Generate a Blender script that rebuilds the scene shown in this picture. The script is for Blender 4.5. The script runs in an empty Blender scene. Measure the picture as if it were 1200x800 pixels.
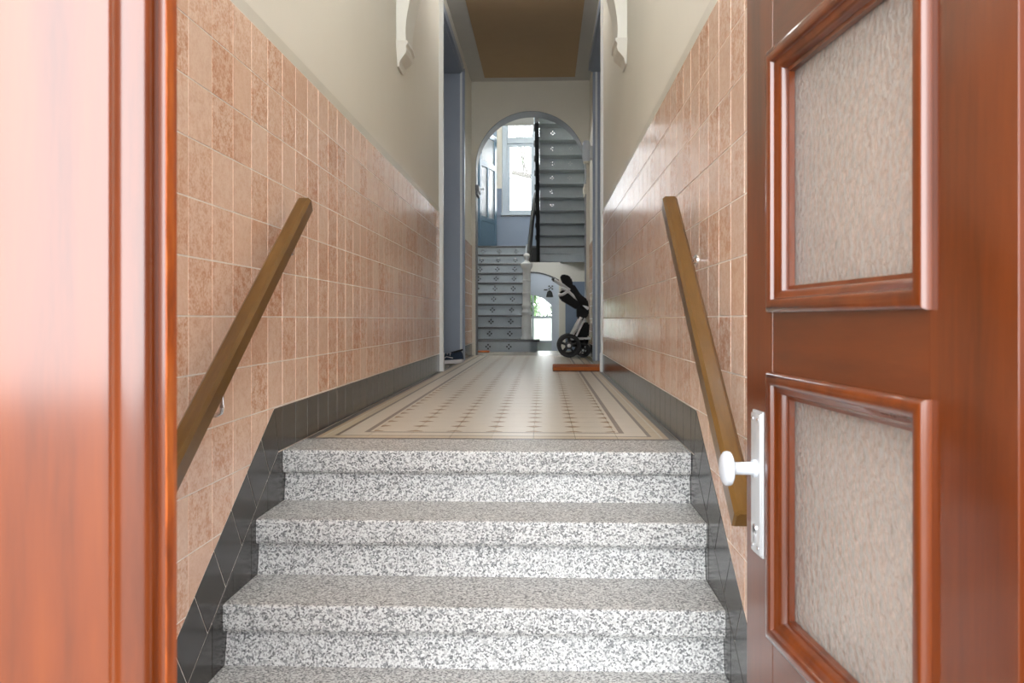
import bpy, bmesh, math, random
from mathutils import Matrix, Vector
random.seed(7)
S = bpy.context.scene
COL = S.collection
R = math.radians

# ------------------------------------------------------------------ camera, sky, exposure
EYE = 0.446
F_PX = 975.0
cam_d = bpy.data.cameras.new('camera'); cam = bpy.data.objects.new('camera', cam_d); COL.objects.link(cam)
cam_d.sensor_width = 36.0; cam_d.lens = F_PX / 1200 * 36.0
cam_d.shift_y = -26 / 1200.0
cam_d.clip_start = 0.02; cam_d.clip_end = 200
cam_d.dof.use_dof = True; cam_d.dof.focus_distance = 3.6; cam_d.dof.aperture_fstop = 9.0
cam.location = (0, 0, EYE)
cam.rotation_euler = (R(90), 0, math.atan(38 / F_PX))
S.camera = cam

world = bpy.data.worlds.new('overcast_sky'); S.world = world; world.use_nodes = True
bg = world.node_tree.nodes['Background']
bg.inputs['Color'].default_value = (0.93, 0.97, 1.0, 1)
bg.inputs['Strength'].default_value = 8.5
S.view_settings.view_transform = 'Standard'; S.view_settings.look = 'None'
S.view_settings.gamma = 1.0; S.view_settings.exposure = 0.3
S.view_settings.use_curve_mapping = False

def portal(name, loc, rot, sx, sy):
    l = bpy.data.lights.new(name, 'AREA'); l.shape = 'RECTANGLE'; l.size = sx; l.size_y = sy
    l.cycles.is_portal = True
    o = bpy.data.objects.new(name, l); COL.objects.link(o); o.location = loc; o.rotation_euler = rot
    return o
# sky portals at the real openings (they give no light of their own, they only guide sampling)
portal('doorway_sky_portal', (-0.2, 0.70, 1.25), (R(90), 0, 0), 1.42, 4.2).rotation_euler = (R(90), 0, R(180))
portal('stair_window_portal', (-0.2, 15.72, 3.3), (R(90), 0, R(0)), 1.1, 1.9).rotation_euler = (R(-90), 0, R(180))

# ------------------------------------------------------------------ colour and material helpers
def lin(r, g, b):
    f = lambda c: (c / 12.92 if c <= 0.04045 else ((c + 0.055) / 1.055) ** 2.4)
    return (f(r / 255), f(g / 255), f(b / 255), 1.0)

class NT:
    def __init__(s, name):
        s.m = bpy.data.materials.new(name); s.m.use_nodes = True
        s.t = s.m.node_tree; s.bsdf = s.t.nodes['Principled BSDF']
    def n(s, typ, **kw):
        x = s.t.nodes.new(typ)
        for k, v in kw.items(): setattr(x, k, v)
        return x
    def put(s, sock, v):
        if isinstance(v, bpy.types.NodeSocket): s.t.links.new(v, sock)
        elif v is not None: sock.default_value = v
    def math(s, op, a, b=None, c=None):
        x = s.n('ShaderNodeMath', operation=op)
        for i, v in enumerate((a, b, c)): s.put(x.inputs[i], v)
        return x.outputs[0]
    def vmath(s, op, a, b=None):
        x = s.n('ShaderNodeVectorMath', operation=op)
        s.put(x.inputs[0], a)
        if b is not None: s.put(x.inputs[1], b)
        return x.outputs[0]
    def mix(s, f, a, b, blend='MIX'):
        x = s.n('ShaderNodeMix', data_type='RGBA', blend_type=blend)
        s.put(x.inputs[0], f); s.put(x.inputs[6], a); s.put(x.inputs[7], b)
        return x.outputs[2]
    def ramp(s, f, stops, interp='LINEAR'):
        x = s.n('ShaderNodeValToRGB'); cr = x.color_ramp; cr.interpolation = interp
        while len(cr.elements) < len(stops): cr.elements.new(0.5)
        for e, (p, c) in zip(cr.elements, stops): e.position = p; e.color = c
        s.put(x.inputs[0], f)
        return x.outputs[0]
    def noise(s, vec, scale, detail=4, rough=0.6):
        x = s.n('ShaderNodeTexNoise'); s.put(x.inputs['Vector'], vec)
        x.inputs['Scale'].default_value = scale; x.inputs['Detail'].default_value = detail; x.inputs['Roughness'].default_value = rough
        return x.outputs['Fac']
    def obj(s): return s.n('ShaderNodeTexCoord').outputs['Object']
    def pos(s): return s.n('ShaderNodeNewGeometry').outputs['Position']
    def map(s, vec, scale=(1, 1, 1)):
        x = s.n('ShaderNodeMapping'); s.put(x.inputs['Vector'], vec); x.inputs['Scale'].default_value = scale
        return x.outputs[0]
    def bump(s, h, strength=0.3, dist=0.002):
        x = s.n('ShaderNodeBump'); s.put(x.inputs['Height'], h)
        x.inputs['Strength'].default_value = strength; x.inputs['Distance'].default_value = dist
        s.t.links.new(x.outputs[0], s.bsdf.inputs['Normal'])
    def fin(s, color, rough, metallic=0.0, **kw):
        s.put(s.bsdf.inputs['Base Color'], color); s.put(s.bsdf.inputs['Roughness'], rough)
        s.bsdf.inputs['Metallic'].default_value = metallic
        for k, v in kw.items(): s.put(s.bsdf.inputs[k.replace('_', ' ')], v)
        return s.m

def dark(c, f): return (c[0] * f, c[1] * f, c[2] * f, 1)

def paint(name, rgb, rough=0.45, var=0.10, scale=6, bump_scale=0, bump=0.0, spec=0.5, metallic=0):
    t = NT(name); c = lin(*rgb); v = t.pos()
    col = t.mix(t.noise(v, scale, 5), dark(c, 1 - var), dark(c, 1 + var * 0.6))
    if bump_scale: t.bump(t.noise(v, bump_scale, 3), bump, 0.002)
    return t.fin(col, rough, metallic, **{'Specular_IOR_Level': spec})

def tile_mat(name, base, blotch, dark_c, rough, blotch_amt):
    t = NT(name)
    rnd = t.n('ShaderNodeObjectInfo').outputs['Random']
    isl = t.n('ShaderNodeNewGeometry').outputs['Random Per Island']
    r = t.math('FRACT', t.math('ADD', rnd, isl))
    cv = t.n('ShaderNodeCombineXYZ')
    t.put(cv.inputs[0], t.math('MULTIPLY', r, 37.0)); t.put(cv.inputs[1], t.math('MULTIPLY', r, 71.0))
    vec = t.vmath('ADD', t.obj(), cv.outputs[0])
    n1 = t.noise(vec, 30, 5, 0.75); n2 = t.noise(vec, 130, 3, 0.7)
    f = t.ramp(t.math('ADD', t.math('MULTIPLY', n1, 0.7), t.math('MULTIPLY', n2, 0.5)), [(0.52, (0, 0, 0, 1)), (0.72, (1, 1, 1, 1))])
    amt = t.math('MULTIPLY', f, t.math('ADD', t.math('MULTIPLY', r, blotch_amt), blotch_amt * 0.35))
    col = t.mix(amt, lin(*base), lin(*blotch))
    tint = t.ramp(t.math('FRACT', t.math('MULTIPLY', r, 7.31)), [(0, lin(*dark_c)), (0.35, (1, 1, 1, 1)), (1, (1, 1, 1, 1))])
    col = t.mix(0.75, col, tint, 'MULTIPLY')
    t.bump(t.noise(vec, 45, 2), 0.05, 0.001)
    return t.fin(col, rough)

PINK = tile_mat('pink_marbled_glazed_tile', (240, 210, 187), (208, 152, 118), (242, 230, 222), 0.2, 0.8)
BLACK = tile_mat('anthracite_glazed_tile', (48, 46, 44), (62, 59, 56), (225, 225, 225), 0.2, 0.6)
GROUT = paint('pale_grout', (240, 232, 222), 0.8)
GROUT_GREY = paint('grey_grout', (150, 144, 138), 0.8)
CREAM = paint('cream_wall_paint', (229, 225, 213), 0.65, 0.05, 1.5, 260, 0.25)
CREAM_BAND = paint('cream_gloss_band', (214, 210, 196), 0.4, 0.05)
PLASTER = paint('white_plaster', (236, 234, 226), 0.6, 0.04, 4, 60, 0.1)
PLASTER_RAW = paint('chipped_plaster', (214, 200, 182), 0.8, 0.1, 30, 60, 0.3)
CEIL_TAN = paint('tan_ceiling_paint', (186, 158, 122), 0.7, 0.06)
CEIL_GREY = paint('grey_ceiling_paint', (208, 206, 202), 0.7, 0.05)
BLUE = paint('blue_grey_gloss_paint', (156, 166, 182), 0.28, 0.07, 3)
BLUE_WALL = paint('blue_grey_dado_paint', (118, 134, 156), 0.4, 0.08, 3)
TEAL = paint('petrol_door_paint', (94, 120, 140), 0.25, 0.06, 3)
WHITE = paint('white_gloss_paint', (228, 230, 230), 0.3, 0.04)
WHITE_BLUE = paint('bluish_white_paint', (216, 226, 238), 0.35, 0.05)
ARCHGREY = paint('grey_arch_lining_paint', (110, 114, 120), 0.4, 0.06)
IRON = paint('blue_grey_iron_paint', (150, 161, 170), 0.3, 0.14, 9, 60, 0.25)
IRON_DARK = paint('dark_tread_linoleum', (72, 74, 76), 0.35, 0.2, 9)
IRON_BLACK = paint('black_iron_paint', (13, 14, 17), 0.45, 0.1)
NEWEL = paint('light_grey_iron_paint', (204, 207, 210), 0.4, 0.14, 14, 50, 0.3)
BLACK_FABRIC = paint('black_fabric', (20, 20, 23), 0.85, 0.2, 30, 300, 0.3)
ALU = paint('brushed_aluminium', (214, 216, 218), 0.32, 0.05, 20, metallic=0.55)
CHROME = paint('chrome', (215, 215, 218), 0.18, 0.05, metallic=1.0)
WHITE_METAL = paint('white_knob_enamel', (205, 209, 215), 0.25, 0.03)
RUBBER = paint('grey_black_rubber', (44, 44, 46), 0.7, 0.15, 30)
DARK_PLASTIC = paint('black_plastic', (22, 22, 24), 0.4, 0.1)
COIR = paint('orange_coir', (176, 96, 44), 0.9, 0.3, 90, 500, 0.8)
NAVY = paint('navy_shoe_mesh', (22, 40, 62), 0.75, 0.25, 120, 400, 0.3)
SOLE = paint('white_foam_sole', (226, 222, 220), 0.6, 0.06)
OPAL = paint('opal_lamp_glass', (214, 220, 228), 0.25, 0.03)
STONE = paint('pavement_concrete', (112, 109, 105), 0.85, 0.12, 3)
BARK = paint('pale_bark', (52, 46, 36), 0.9, 0.2, 12)
LEAF = paint('spring_leaf', (62, 94, 42), 0.6, 0.3, 5)
HALLSTONE = paint('grey_stone_screed', (140, 136, 128), 0.6, 0.1, 5)

def terrazzo():
    t = NT('grey_white_terrazzo'); v = t.pos()
    vo = t.n('ShaderNodeTexVoronoi'); t.put(vo.inputs['Vector'], v); vo.inputs['Scale'].default_value = 230
    sp = t.n('ShaderNodeSeparateColor'); t.put(sp.inputs[0], vo.outputs['Color'])
    chips = t.ramp(sp.outputs[0], [(0, lin(226, 226, 224)), (0.36, lin(196, 195, 193)), (0.56, lin(158, 158, 158)), (0.72, lin(110, 111, 113)), (0.88, lin(56, 58, 61))], 'CONSTANT')
    vo2 = t.n('ShaderNodeTexVoronoi'); t.put(vo2.inputs['Vector'], v); vo2.inputs['Scale'].default_value = 560
    sp2 = t.n('ShaderNodeSeparateColor'); t.put(sp2.inputs[0], vo2.outputs['Color'])
    fine = t.ramp(sp2.outputs[1], [(0, lin(214, 213, 210)), (0.6, lin(160, 160, 160)), (0.85, lin(96, 97, 99))], 'CONSTANT')
    col = t.mix(0.22, chips, fine)
    col = t.mix(t.math('MULTIPLY', t.ramp(t.noise(v, 2.2, 4), [(0.45, (0, 0, 0, 1)), (0.75, (1, 1, 1, 1))]), 0.10), col, lin(150, 143, 135))
    return t.fin(col, 0.42)
TERRAZZO = terrazzo()

def wood(name, base, light, dark_c, stretch, rough, coat, scale=1.0):
    t = NT(name); v = t.map(t.obj(), stretch)
    n1 = t.noise(v, 9 * scale, 6, 0.65); n2 = t.noise(v, 34 * scale, 4, 0.7)
    col = t.ramp(n1, [(0.25, lin(*dark_c)), (0.5, lin(*base)), (0.8, lin(*light))])
    col = t.mix(t.math('MULTIPLY', n2, 0.5), col, lin(*dark_c))
    t.bump(n2, 0.06, 0.0006)
    return t.fin(col, rough, **{'Coat_Weight': coat, 'Coat_Roughness': 0.14, 'Coat_IOR': 1.6, 'Specular_IOR_Level': 0.15})
WOOD_V = wood('varnished_mahogany_upright', (108, 46, 6), (134, 64, 12), (56, 20, 3), (1, 1, 0.09), 0.40, 1.0)
WOOD_H = wood('varnished_mahogany_rail', (100, 42, 6), (120, 54, 10), (52, 20, 4), (0.12, 1, 1), 0.40, 1.0)
WOOD_RAW = wood('worn_orange_door_edge', (176, 86, 30), (206, 124, 60), (84, 36, 16), (4, 4, 0.7), 0.6, 0.1)
RAIL_WOOD = wood('golden_varnished_oak', (112, 80, 36), (140, 104, 54), (76, 50, 20), (1, 0.12, 0.12), 0.3, 0.3, 1.6)

def floor_mat():
    t = NT('patterned_encaustic_tile'); p = t.pos()
    s = t.n('ShaderNodeSeparateXYZ'); t.put(s.inputs[0], p); x, y = s.outputs[0], s.outputs[1]
    e = t.math('MINIMUM', t.math('MINIMUM', t.math('ADD', x, 0.893), t.math('SUBTRACT', 0.492, x)), t.math('SUBTRACT', y, 3.084))
    g = lin(96, 92, 88); tan = lin(206, 182, 148); cr = lin(228, 220, 204); dk = lin(124, 110, 94); tn2 = lin(184, 160, 126)
    band = t.ramp(t.math('MULTIPLY', e, 4.0), [(0, g), (0.11, tan), (0.19, cr), (0.22, lin(216, 200, 172)), (0.34, dk), (0.40, cr), (0.72, dk), (0.80, cr)], 'CONSTANT')
    T = 0.158
    fx = t.math('ABSOLUTE', t.math('SUBTRACT', t.math('FRACT', t.math('ADD', t.math('DIVIDE', t.math('ADD', x, 0.2), T), 100.5)), 0.5))
    fy = t.math('ABSOLUTE', t.math('SUBTRACT', t.math('FRACT', t.math('ADD', t.math('DIVIDE', t.math('SUBTRACT', y, 3.303), T), 100.5)), 0.5))
    d = t.math('ADD', t.math('MULTIPLY', fx, 0.85), t.math('MULTIPLY', fy, 0.95))
    star = t.math('ADD', t.math('MULTIPLY', fy, 4.5), fx)
    m1 = t.math('LESS_THAN', d, 0.19); m0 = t.math('LESS_THAN', d, 0.06); m2 = t.math('LESS_THAN', star, 0.36)
    base = t.mix(t.noise(p, 5, 4), lin(222, 213, 196), lin(232, 225, 210))
    f = t.mix(m1, base, lin(152, 114, 62)); f = t.mix(m0, f, lin(190, 150, 92))
    inside = t.math('GREATER_THAN', e, 0.212)
    col = t.mix(inside, band, f)
    col = t.mix(t.math('MULTIPLY', t.noise(p, 14, 5), 0.25), col, lin(150, 138, 122))
    return t.fin(col, 0.3)
FLOOR_TILE = floor_mat()

def hammered(name, scale, strength, rough, tint=(1, 1, 1, 1), dist=0.0035):
    t = NT(name); v = t.obj()
    vo = t.n('ShaderNodeTexVoronoi', feature='SMOOTH_F1'); t.put(vo.inputs['Vector'], v)
    vo.inputs['Scale'].default_value = scale; vo.inputs['Smoothness'].default_value = 0.6
    n = t.noise(v, scale * 0.7, 2)
    t.bump(t.math('ADD', vo.outputs['Distance'], t.math('MULTIPLY', n, 0.8)), strength, dist)
    return t.fin(tint, rough, **{'Transmission_Weight': 1.0, 'IOR': 1.48})
def frosted(m_, amount, col):
    t = m_.node_tree; out = t.nodes['Material Output']; b = t.nodes['Principled BSDF']
    d = t.nodes.new('ShaderNodeBsdfDiffuse'); d.inputs['Color'].default_value = col; tl = t.nodes.new('ShaderNodeBsdfTranslucent'); tl.inputs['Color'].default_value = col
    a = t.nodes.new('ShaderNodeMixShader'); a.inputs[0].default_value = 0.5; t.links.new(d.outputs[0], a.inputs[1]); t.links.new(tl.outputs[0], a.inputs[2])
    mx = t.nodes.new('ShaderNodeMixShader'); mx.inputs[0].default_value = amount; t.links.new(b.outputs[0], mx.inputs[1]); t.links.new(a.outputs[0], mx.inputs[2])
    t.links.new(mx.outputs[0], out.inputs['Surface'])
    nrm = b.inputs['Normal'].links[0].from_socket; t.links.new(nrm, d.inputs['Normal'])
    return m_
GLASS_DOOR = hammered('hammered_obscure_glass', 75, 0.9, 0.22, (0.97, 0.97, 0.95, 1))
frosted(GLASS_DOOR, 0.25, (0.90, 0.85, 0.79, 1))
GLASS_BACK = hammered('small_ripple_obscure_glass', 60, 0.5, 0.35)

def clear_glass():
    t = NT('clear_window_glass')
    tr = t.n('ShaderNodeBsdfTransparent'); gl = t.n('ShaderNodeBsdfGlossy'); gl.inputs['Roughness'].default_value = 0.03
    fr = t.n('ShaderNodeFresnel'); fr.inputs['IOR'].default_value = 1.45
    mx = t.n('ShaderNodeMixShader')
    t.t.links.new(fr.outputs[0], mx.inputs[0]); t.t.links.new(tr.outputs[0], mx.inputs[1]); t.t.links.new(gl.outputs[0], mx.inputs[2])
    t.t.links.new(mx.outputs[0], t.t.nodes['Material Output'].inputs['Surface'])
    return t.m
GLASS = clear_glass()

# ------------------------------------------------------------------ mesh helpers
def link(name, me, mat, parent=None, off=None):
    o = bpy.data.objects.new(name, me); COL.objects.link(o)
    if mat and not me.materials: me.materials.append(mat)
    if parent is not None:
        o.parent = parent
        if off is not None: o.location = off
        else: o.location = -Vector(parent.location) if parent.type == 'EMPTY' and parent.rotation_euler.z == 0 else (0, 0, 0)
    return o

class MB:
    """collects shapes in one bmesh"""
    def __init__(s): s.bm = bmesh.new()
    def poly(s, pts): return s.bm.faces.new([s.bm.verts.new(p) for p in pts])
    def box(s, x0, x1, y0, y1, z0, z1, bev=0.0):
        if x1 < x0: x0, x1 = x1, x0
        if y1 < y0: y0, y1 = y1, y0
        if z1 < z0: z0, z1 = z1, z0
        r = bmesh.ops.create_cube(s.bm, size=1.0)
        for v in r['verts']:
            v.co = Vector((x0 + (v.co.x + .5) * (x1 - x0), y0 + (v.co.y + .5) * (y1 - y0), z0 + (v.co.z + .5) * (z1 - z0)))
        if bev > 0:
            ed = list({e for v in r['verts'] for e in v.link_edges})
            bmesh.ops.bevel(s.bm, geom=ed, offset=bev, segments=2, affect='EDGES', profile=0.6)
        return s
    def prism(s, pts, axis, a, b):
        """2D polygon extruded along axis; pts are the other two coordinates in xyz order"""
        def P(p, h):
            return {'x': (h, p[0], p[1]), 'y': (p[0], h, p[1]), 'z': (p[0], p[1], h)}[axis]
        A = [s.bm.verts.new(P(p, a)) for p in pts]; B = [s.bm.verts.new(P(p, b)) for p in pts]
        n = len(pts); fs = [s.bm.faces.new(A), s.bm.faces.new(B[::-1])]
        for i in range(n): fs.append(s.bm.faces.new([A[i], B[i], B[(i + 1) % n], A[(i + 1) % n]]))
        bmesh.ops.recalc_face_normals(s.bm, faces=fs)
        return s
    def tube(s, path, r, n=10, r2=None, closed=False):
        path = [Vector(p) for p in path]; N = len(path); rings = []
        up = Vector((0, 0, 1))
        for i, p in enumerate(path):
            if closed: d = path[(i + 1) % N] - path[i - 1]
            else: d = path[min(i + 1, N - 1)] - path[max(i - 1, 0)]
            d.normalize(); a = d.cross(up)
            if a.length < 1e-3: a = d.cross(Vector((0, 1, 0)))
            a.normalize(); b = a.cross(d)
            rr = r if r2 is None else r + (r2 - r) * i / (N - 1)
            rings.append([s.bm.verts.new(p + a * math.cos(2 * math.pi * k / n) * rr + b * math.sin(2 * math.pi * k / n) * rr) for k in range(n)])
        for i in range(N if closed else N - 1):
            A, B = rings[i], rings[(i + 1) % N]
            for k in range(n): s.bm.faces.new([A[k], A[(k + 1) % n], B[(k + 1) % n], B[k]])
        if not closed: s.bm.faces.new(rings[0]); s.bm.faces.new(rings[-1][::-1])
        return s
    def lathe(s, prof, c=(0, 0, 0), n=24, axis='z'):
        """profile of (radius, height)"""
        rings = []
        for r, h in prof:
            ring = []
            for k in range(n):
                a = 2 * math.pi * k / n; u, w = r * math.cos(a), r * math.sin(a)
                q = {'z': (u, w, h), 'y': (u, h, w), 'x': (h, u, w)}[axis]
                ring.append(s.bm.verts.new((c[0] + q[0], c[1] + q[1], c[2] + q[2])))
            rings.append(ring)
        for A, B in zip(rings, rings[1:]):
            for k in range(n): s.bm.faces.new([A[k], A[(k + 1) % n], B[(k + 1) % n], B[k]])
        s.bm.faces.new(rings[0][::-1]); s.bm.faces.new(rings[-1])
        return s
    def build(s, name, mat, parent=None, smooth=False, off=None):
        bmesh.ops.recalc_face_normals(s.bm, faces=s.bm.faces)
        me = bpy.data.meshes.new(name); s.bm.to_mesh(me); s.bm.free()
        if smooth:
            me.shade_smooth()
            me.set_sharp_from_angle(angle=R(40))
        return link(name, me, mat, parent, off)

def struct(o, label=None):
    o['kind'] = 'structure'
    if label: o['label'] = label
    return o
def tag(o, label, cat, group=None):
    o['label'] = label; o['category'] = cat
    if group: o['group'] = group
    return o
def thing(name, loc, label, cat, group=None):
    o = bpy.data.objects.new(name, None); COL.objects.link(o); o.location = loc; o.empty_display_size = 0.1
    return tag(o, label, cat, group)

# convex polygon tools for cut tiles (u, v), counter-clockwise
def clip(poly, a, b, c):
    """keep a*u + b*v >= c"""
    out = []
    for i, p in enumerate(poly):
        q = poly[(i + 1) % len(poly)]
        dp, dq = a * p[0] + b * p[1] - c, a * q[0] + b * q[1] - c
        if dp >= 0: out.append(p)
        if (dp >= 0) != (dq >= 0):
            k = dp / (dp - dq); out.append((p[0] + k * (q[0] - p[0]), p[1] + k * (q[1] - p[1])))
    return out
def area(p): return 0.5 * sum(p[i][0] * p[(i + 1) % len(p)][1] - p[(i + 1) % len(p)][0] * p[i][1] for i in range(len(p)))
def inset(poly, d):
    out = list(poly)
    P = [p for i, p in enumerate(poly) if math.dist(p, poly[i - 1]) > 1e-6]
    out = list(P)
    for i in range(len(P)):
        p, q = P[i], P[(i + 1) % len(P)]; L = math.dist(p, q)
        nx, ny = -(q[1] - p[1]) / L, (q[0] - p[0]) / L
        out = clip(out, nx, ny, nx * p[0] + ny * p[1] + d)
        if len(out) < 3: return None
    return out
def tile_geo(bm, poly, th, gap, bev, M):
    A = inset(poly, gap)
    if not A or area(A) < 2e-4: return False
    B = inset(A, bev)
    if not B or len(B) < 3: return False
    h = 0.55 * th
    # sloped edge: back ring at inset A, front ring as a scaled copy of A towards its centre
    c = (sum(p[0] for p in A) / len(A), sum(p[1] for p in A) / len(A))
    r = min(math.dist(p, c) for p in A); k = max(0.5, 1 - bev / max(r, 1e-3))
    v0 = [bm.verts.new(M @ Vector((p[0], p[1], 0))) for p in A]
    v1 = [bm.verts.new(M @ Vector((p[0], p[1], h))) for p in A]
    v2 = [bm.verts.new(M @ Vector((c[0] + (p[0] - c[0]) * k, c[1] + (p[1] - c[1]) * k, th))) for p in A]
    n = len(A)
    for a, b in ((v0, v1), (v1, v2)):
        for i in range(n): bm.faces.new([a[i], a[(i + 1) % n], b[(i + 1) % n], b[i]])
    bm.faces.new(v2)
    return True

TILE_CACHE = {}
def tile_object(name, poly, parent, frame, mat, th=0.006, gap=0.0017, bev=0.0012, tilt=0.0):
    """one tile: its mesh is local to the tile centre; alike tiles share mesh data"""
    u0 = min(p[0] for p in poly); u1 = max(p[0] for p in poly); v0 = min(p[1] for p in poly); v1 = max(p[1] for p in poly)
    c = ((u0 + u1) / 2, (v0 + v1) / 2)
    key = (mat.name, tuple((round(p[0] - c[0], 4), round(p[1] - c[1], 4)) for p in poly))
    me = TILE_CACHE.get(key)
    if me is None:
        bm = bmesh.new()
        if not tile_geo(bm, [(p[0] - c[0], p[1] - c[1]) for p in poly], th, gap, bev, Matrix()):
            bm.free(); return None
        me = bpy.data.meshes.new(name); bm.to_mesh(me); bm.free(); me.materials.append(mat); TILE_CACHE[key] = me
    o = bpy.data.objects.new(name, me); COL.objects.link(o); o.parent = parent
    tl = Matrix.Rotation(random.uniform(-tilt, tilt), 4, 'X') @ Matrix.Rotation(random.uniform(-tilt, tilt), 4, 'Y')
    o.matrix_local = frame @ Matrix.Translation((c[0], c[1], 0)) @ tl
    return o
def tile_stuff(name, polys, parent, frame, mat, th=0.006, gap=0.0017, bev=0.0012):
    bm = bmesh.new()
    for p in polys: tile_geo(bm, p, th, gap, bev, frame)
    me = bpy.data.meshes.new(name); bm.to_mesh(me); bm.free()
    o = link(name, me, mat, parent, (0, 0, 0)); o['kind'] = 'stuff'
    return o

# ------------------------------------------------------------------ main dimensions
XL, XR = -0.893, 0.492          # glazed faces of the corridor walls
TT = 0.15                       # wall tile
DADO = 1.354                    # top of the tiled dado
CEIL = 3.376
Y_DOOR = 0.78                   # front plane of the street doors
Y_N0, Y_N1 = 7.10, 8.98         # side niches with the apartment doors
Y_ARCH = 10.24
Y_BACK = 15.6
XRF = 0.55                      # right wall beyond the niche
VEST = -0.865                   # entrance floor below the steps
NOSE = [2.807 - 0.265 * i for i in range(5)]
TOPS = [-0.173 * i for i in range(5)]
NICHE_H = 3.136
SXL, SXR = -1.19, 0.80          # stair hall walls
LAND = 1.70
LOWER = -0.70

# ------------------------------------------------------------------ the setting
# side walls
def side_wall(name, sgn, face, far_face):
    """boxes with faces at x=face (plaster); sgn is the outward direction"""
    o = face; out = face + sgn * 0.75
    m = MB()
    m.box(o, out, 0.90, Y_N0, -1.2, 3.6)
    m.box(o, out, Y_N0, Y_N1 + 0.05, NICHE_H, 3.6)
    m.box(face + sgn * 0.42, out, Y_N0, Y_N1 + 0.05, -0.2, NICHE_H)
    m.box(far_face, far_face + sgn * 0.75, Y_N1 + 0.05, Y_ARCH, -0.2, 3.6)
    return struct(m.build(name, CREAM))
wall_left = side_wall('wall_left', -1, XL - 0.006, XL - 0.006)
wall_right = side_wall('wall_right', 1, XR + 0.006, XRF + 0.006)

# front (street) wall with the tall door opening
m = MB()
m.box(-4.0, XL - 0.04, 0.62, 0.90, -1.2, 5.0); m.box(XR + 0.02, 4.0, 0.62, 0.90, -1.2, 5.0)
m.box(XL - 0.04, XR + 0.02, 0.62, 0.90, 3.40, 5.0)
struct(m.build('wall_front', CREAM))
# porch added around the camera, unseen, to shape light and reflections on the doors
m = MB()
m.box(XL - 1.0, XL - 0.42, -0.25, 0.62, -1.2, 5.0); m.box(XR + 0.14, XR + 0.60, -0.25, 0.62, -1.2, 5.0); m.box(XL - 0.42, XR + 0.14, -0.25, 0.62, 3.70, 5.0)
struct(m.build('wall_added_porch', paint('added_porch_brown', (112, 72, 56), 0.85, 0.2, 9)))

# floors
m = MB(); m.box(XL - 0.6, XR + 0.6, 0.30, NOSE[4] + 0.1, VEST - 0.15, VEST)
struct(m.build('floor_vestibule', HALLSTONE))
m = MB(); m.box(-14, 14, -14, 0.62, -1.2, -1.02)
struct(m.build('floor_street', STONE))
m = MB()
m.box(XL - 0.45, XR + 0.5, 3.086, Y_ARCH, -0.15, -0.007)
m.box(SXL - 0.05, SXR + 0.05, Y_ARCH, 11.80, -0.15, -0.007)
floor = struct(m.build('floor', GROUT))
m = MB(); m.box(SXL - 0.05, SXR + 0.05, 11.80, Y_BACK + 0.2, LOWER - 0.15, LOWER); m.box(SXL - 0.05, SXR + 0.05, 11.74, 11.80, LOWER, -0.007)
struct(m.build('floor_garden_passage', HALLSTONE))

# ceiling with its painted panel
m = MB(); m.box(XL - 0.5, XR + 0.5, 5.0, Y_ARCH + 0.30, CEIL, CEIL + 0.2)
ceiling = struct(m.build('ceiling', CEIL_GREY))
m = MB(); m.box(-0.725, 0.368, 5.20, 10.07, CEIL - 0.004, CEIL - 0.0005)
m.build('ceiling_panel', CEIL_TAN, ceiling)

m = MB(); m.box(XL - 0.5, XR + 0.5, 0.62, 5.0, CEIL + 0.05, CEIL + 0.25); struct(m.build('ceiling_entrance', PLASTER))
# opal pendant added out of view to brighten the entrance bay
def pendant(y, top, strength, label):
    lamp = thing('added_fill_pendant', (-0.2, y, top), label, 'lamp', None)
    m = MB(); m.lathe([(0.05, top), (0.05, top - 0.02), (0.012, top - 0.035), (0.012, top - 0.20), (0.05, top - 0.21), (0.05, top - 0.24)], (-0.2, y, 0), 20); m.build('ceiling_rose', ALU, lamp, True)
    m = MB(); m.lathe([(0.05 if a == 20 else 0.13 * math.sin(R(a)), top - 0.35 + 0.13 * math.cos(R(a))) for a in range(20, 180, 10)] + [(0.003, top - 0.48)], (-0.2, y, 0), 28)
    gl = NT('added_fill_glow'); gl.fin((1, 1, 1, 1), 0.3, **{'Emission_Color': (0.97, 0.985, 1.0, 1), 'Emission_Strength': strength})
    m.build('globe', gl.m, lamp, True)
pendant(2.6, CEIL + 0.05, 34.0, 'added out-of-view opal pendant that brightens the entrance walls and steps')
def fill_globe(x, y, top, r, strength, label):  # globes added out of view to lift the dim hall and stair hall
    lamp = thing('added_fill_lamp', (x, y, top), label, 'lamp', 'added overhead fill globes')
    m = MB(); m.lathe([(r * 0.75, top), (r * 0.75, top - 0.015), (r * 0.55, top - 0.03), (r * 0.5, top - 0.045)], (x, y, 0), 28); m.build('mounting_ring', ALU, lamp, True)
    zc = top - 0.03 - r
    m = MB(); m.lathe([(r * math.sin(R(a)), zc + r * math.cos(R(a))) for a in range(25, 180, 11)] + [(0.002, zc - r)], (x, y, 0), 28)
    gl = NT('added_fill_glow'); gl.fin((1, 1, 1, 1), 0.3, **{'Emission_Color': (0.97, 0.985, 1.0, 1), 'Emission_Strength': strength})
    m.build('opal_globe', gl.m, lamp, True)
fill_globe(-0.2, 6.8, CEIL, 0.10, 28.0, 'added out-of-view opal globe that brightens the hall before the side doorways')
fill_globe(-0.60, 11.2, CEIL, 0.115, 100.0, 'added out-of-view opal globe that brightens the foot of the iron staircase')
fill_globe(0.02, 14.80, LAND - 0.031, 0.05, 90.0, 'small added opal globe hidden under the stair landing to light the garden door')  # added behind the landing fascia to light the garden door
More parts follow.
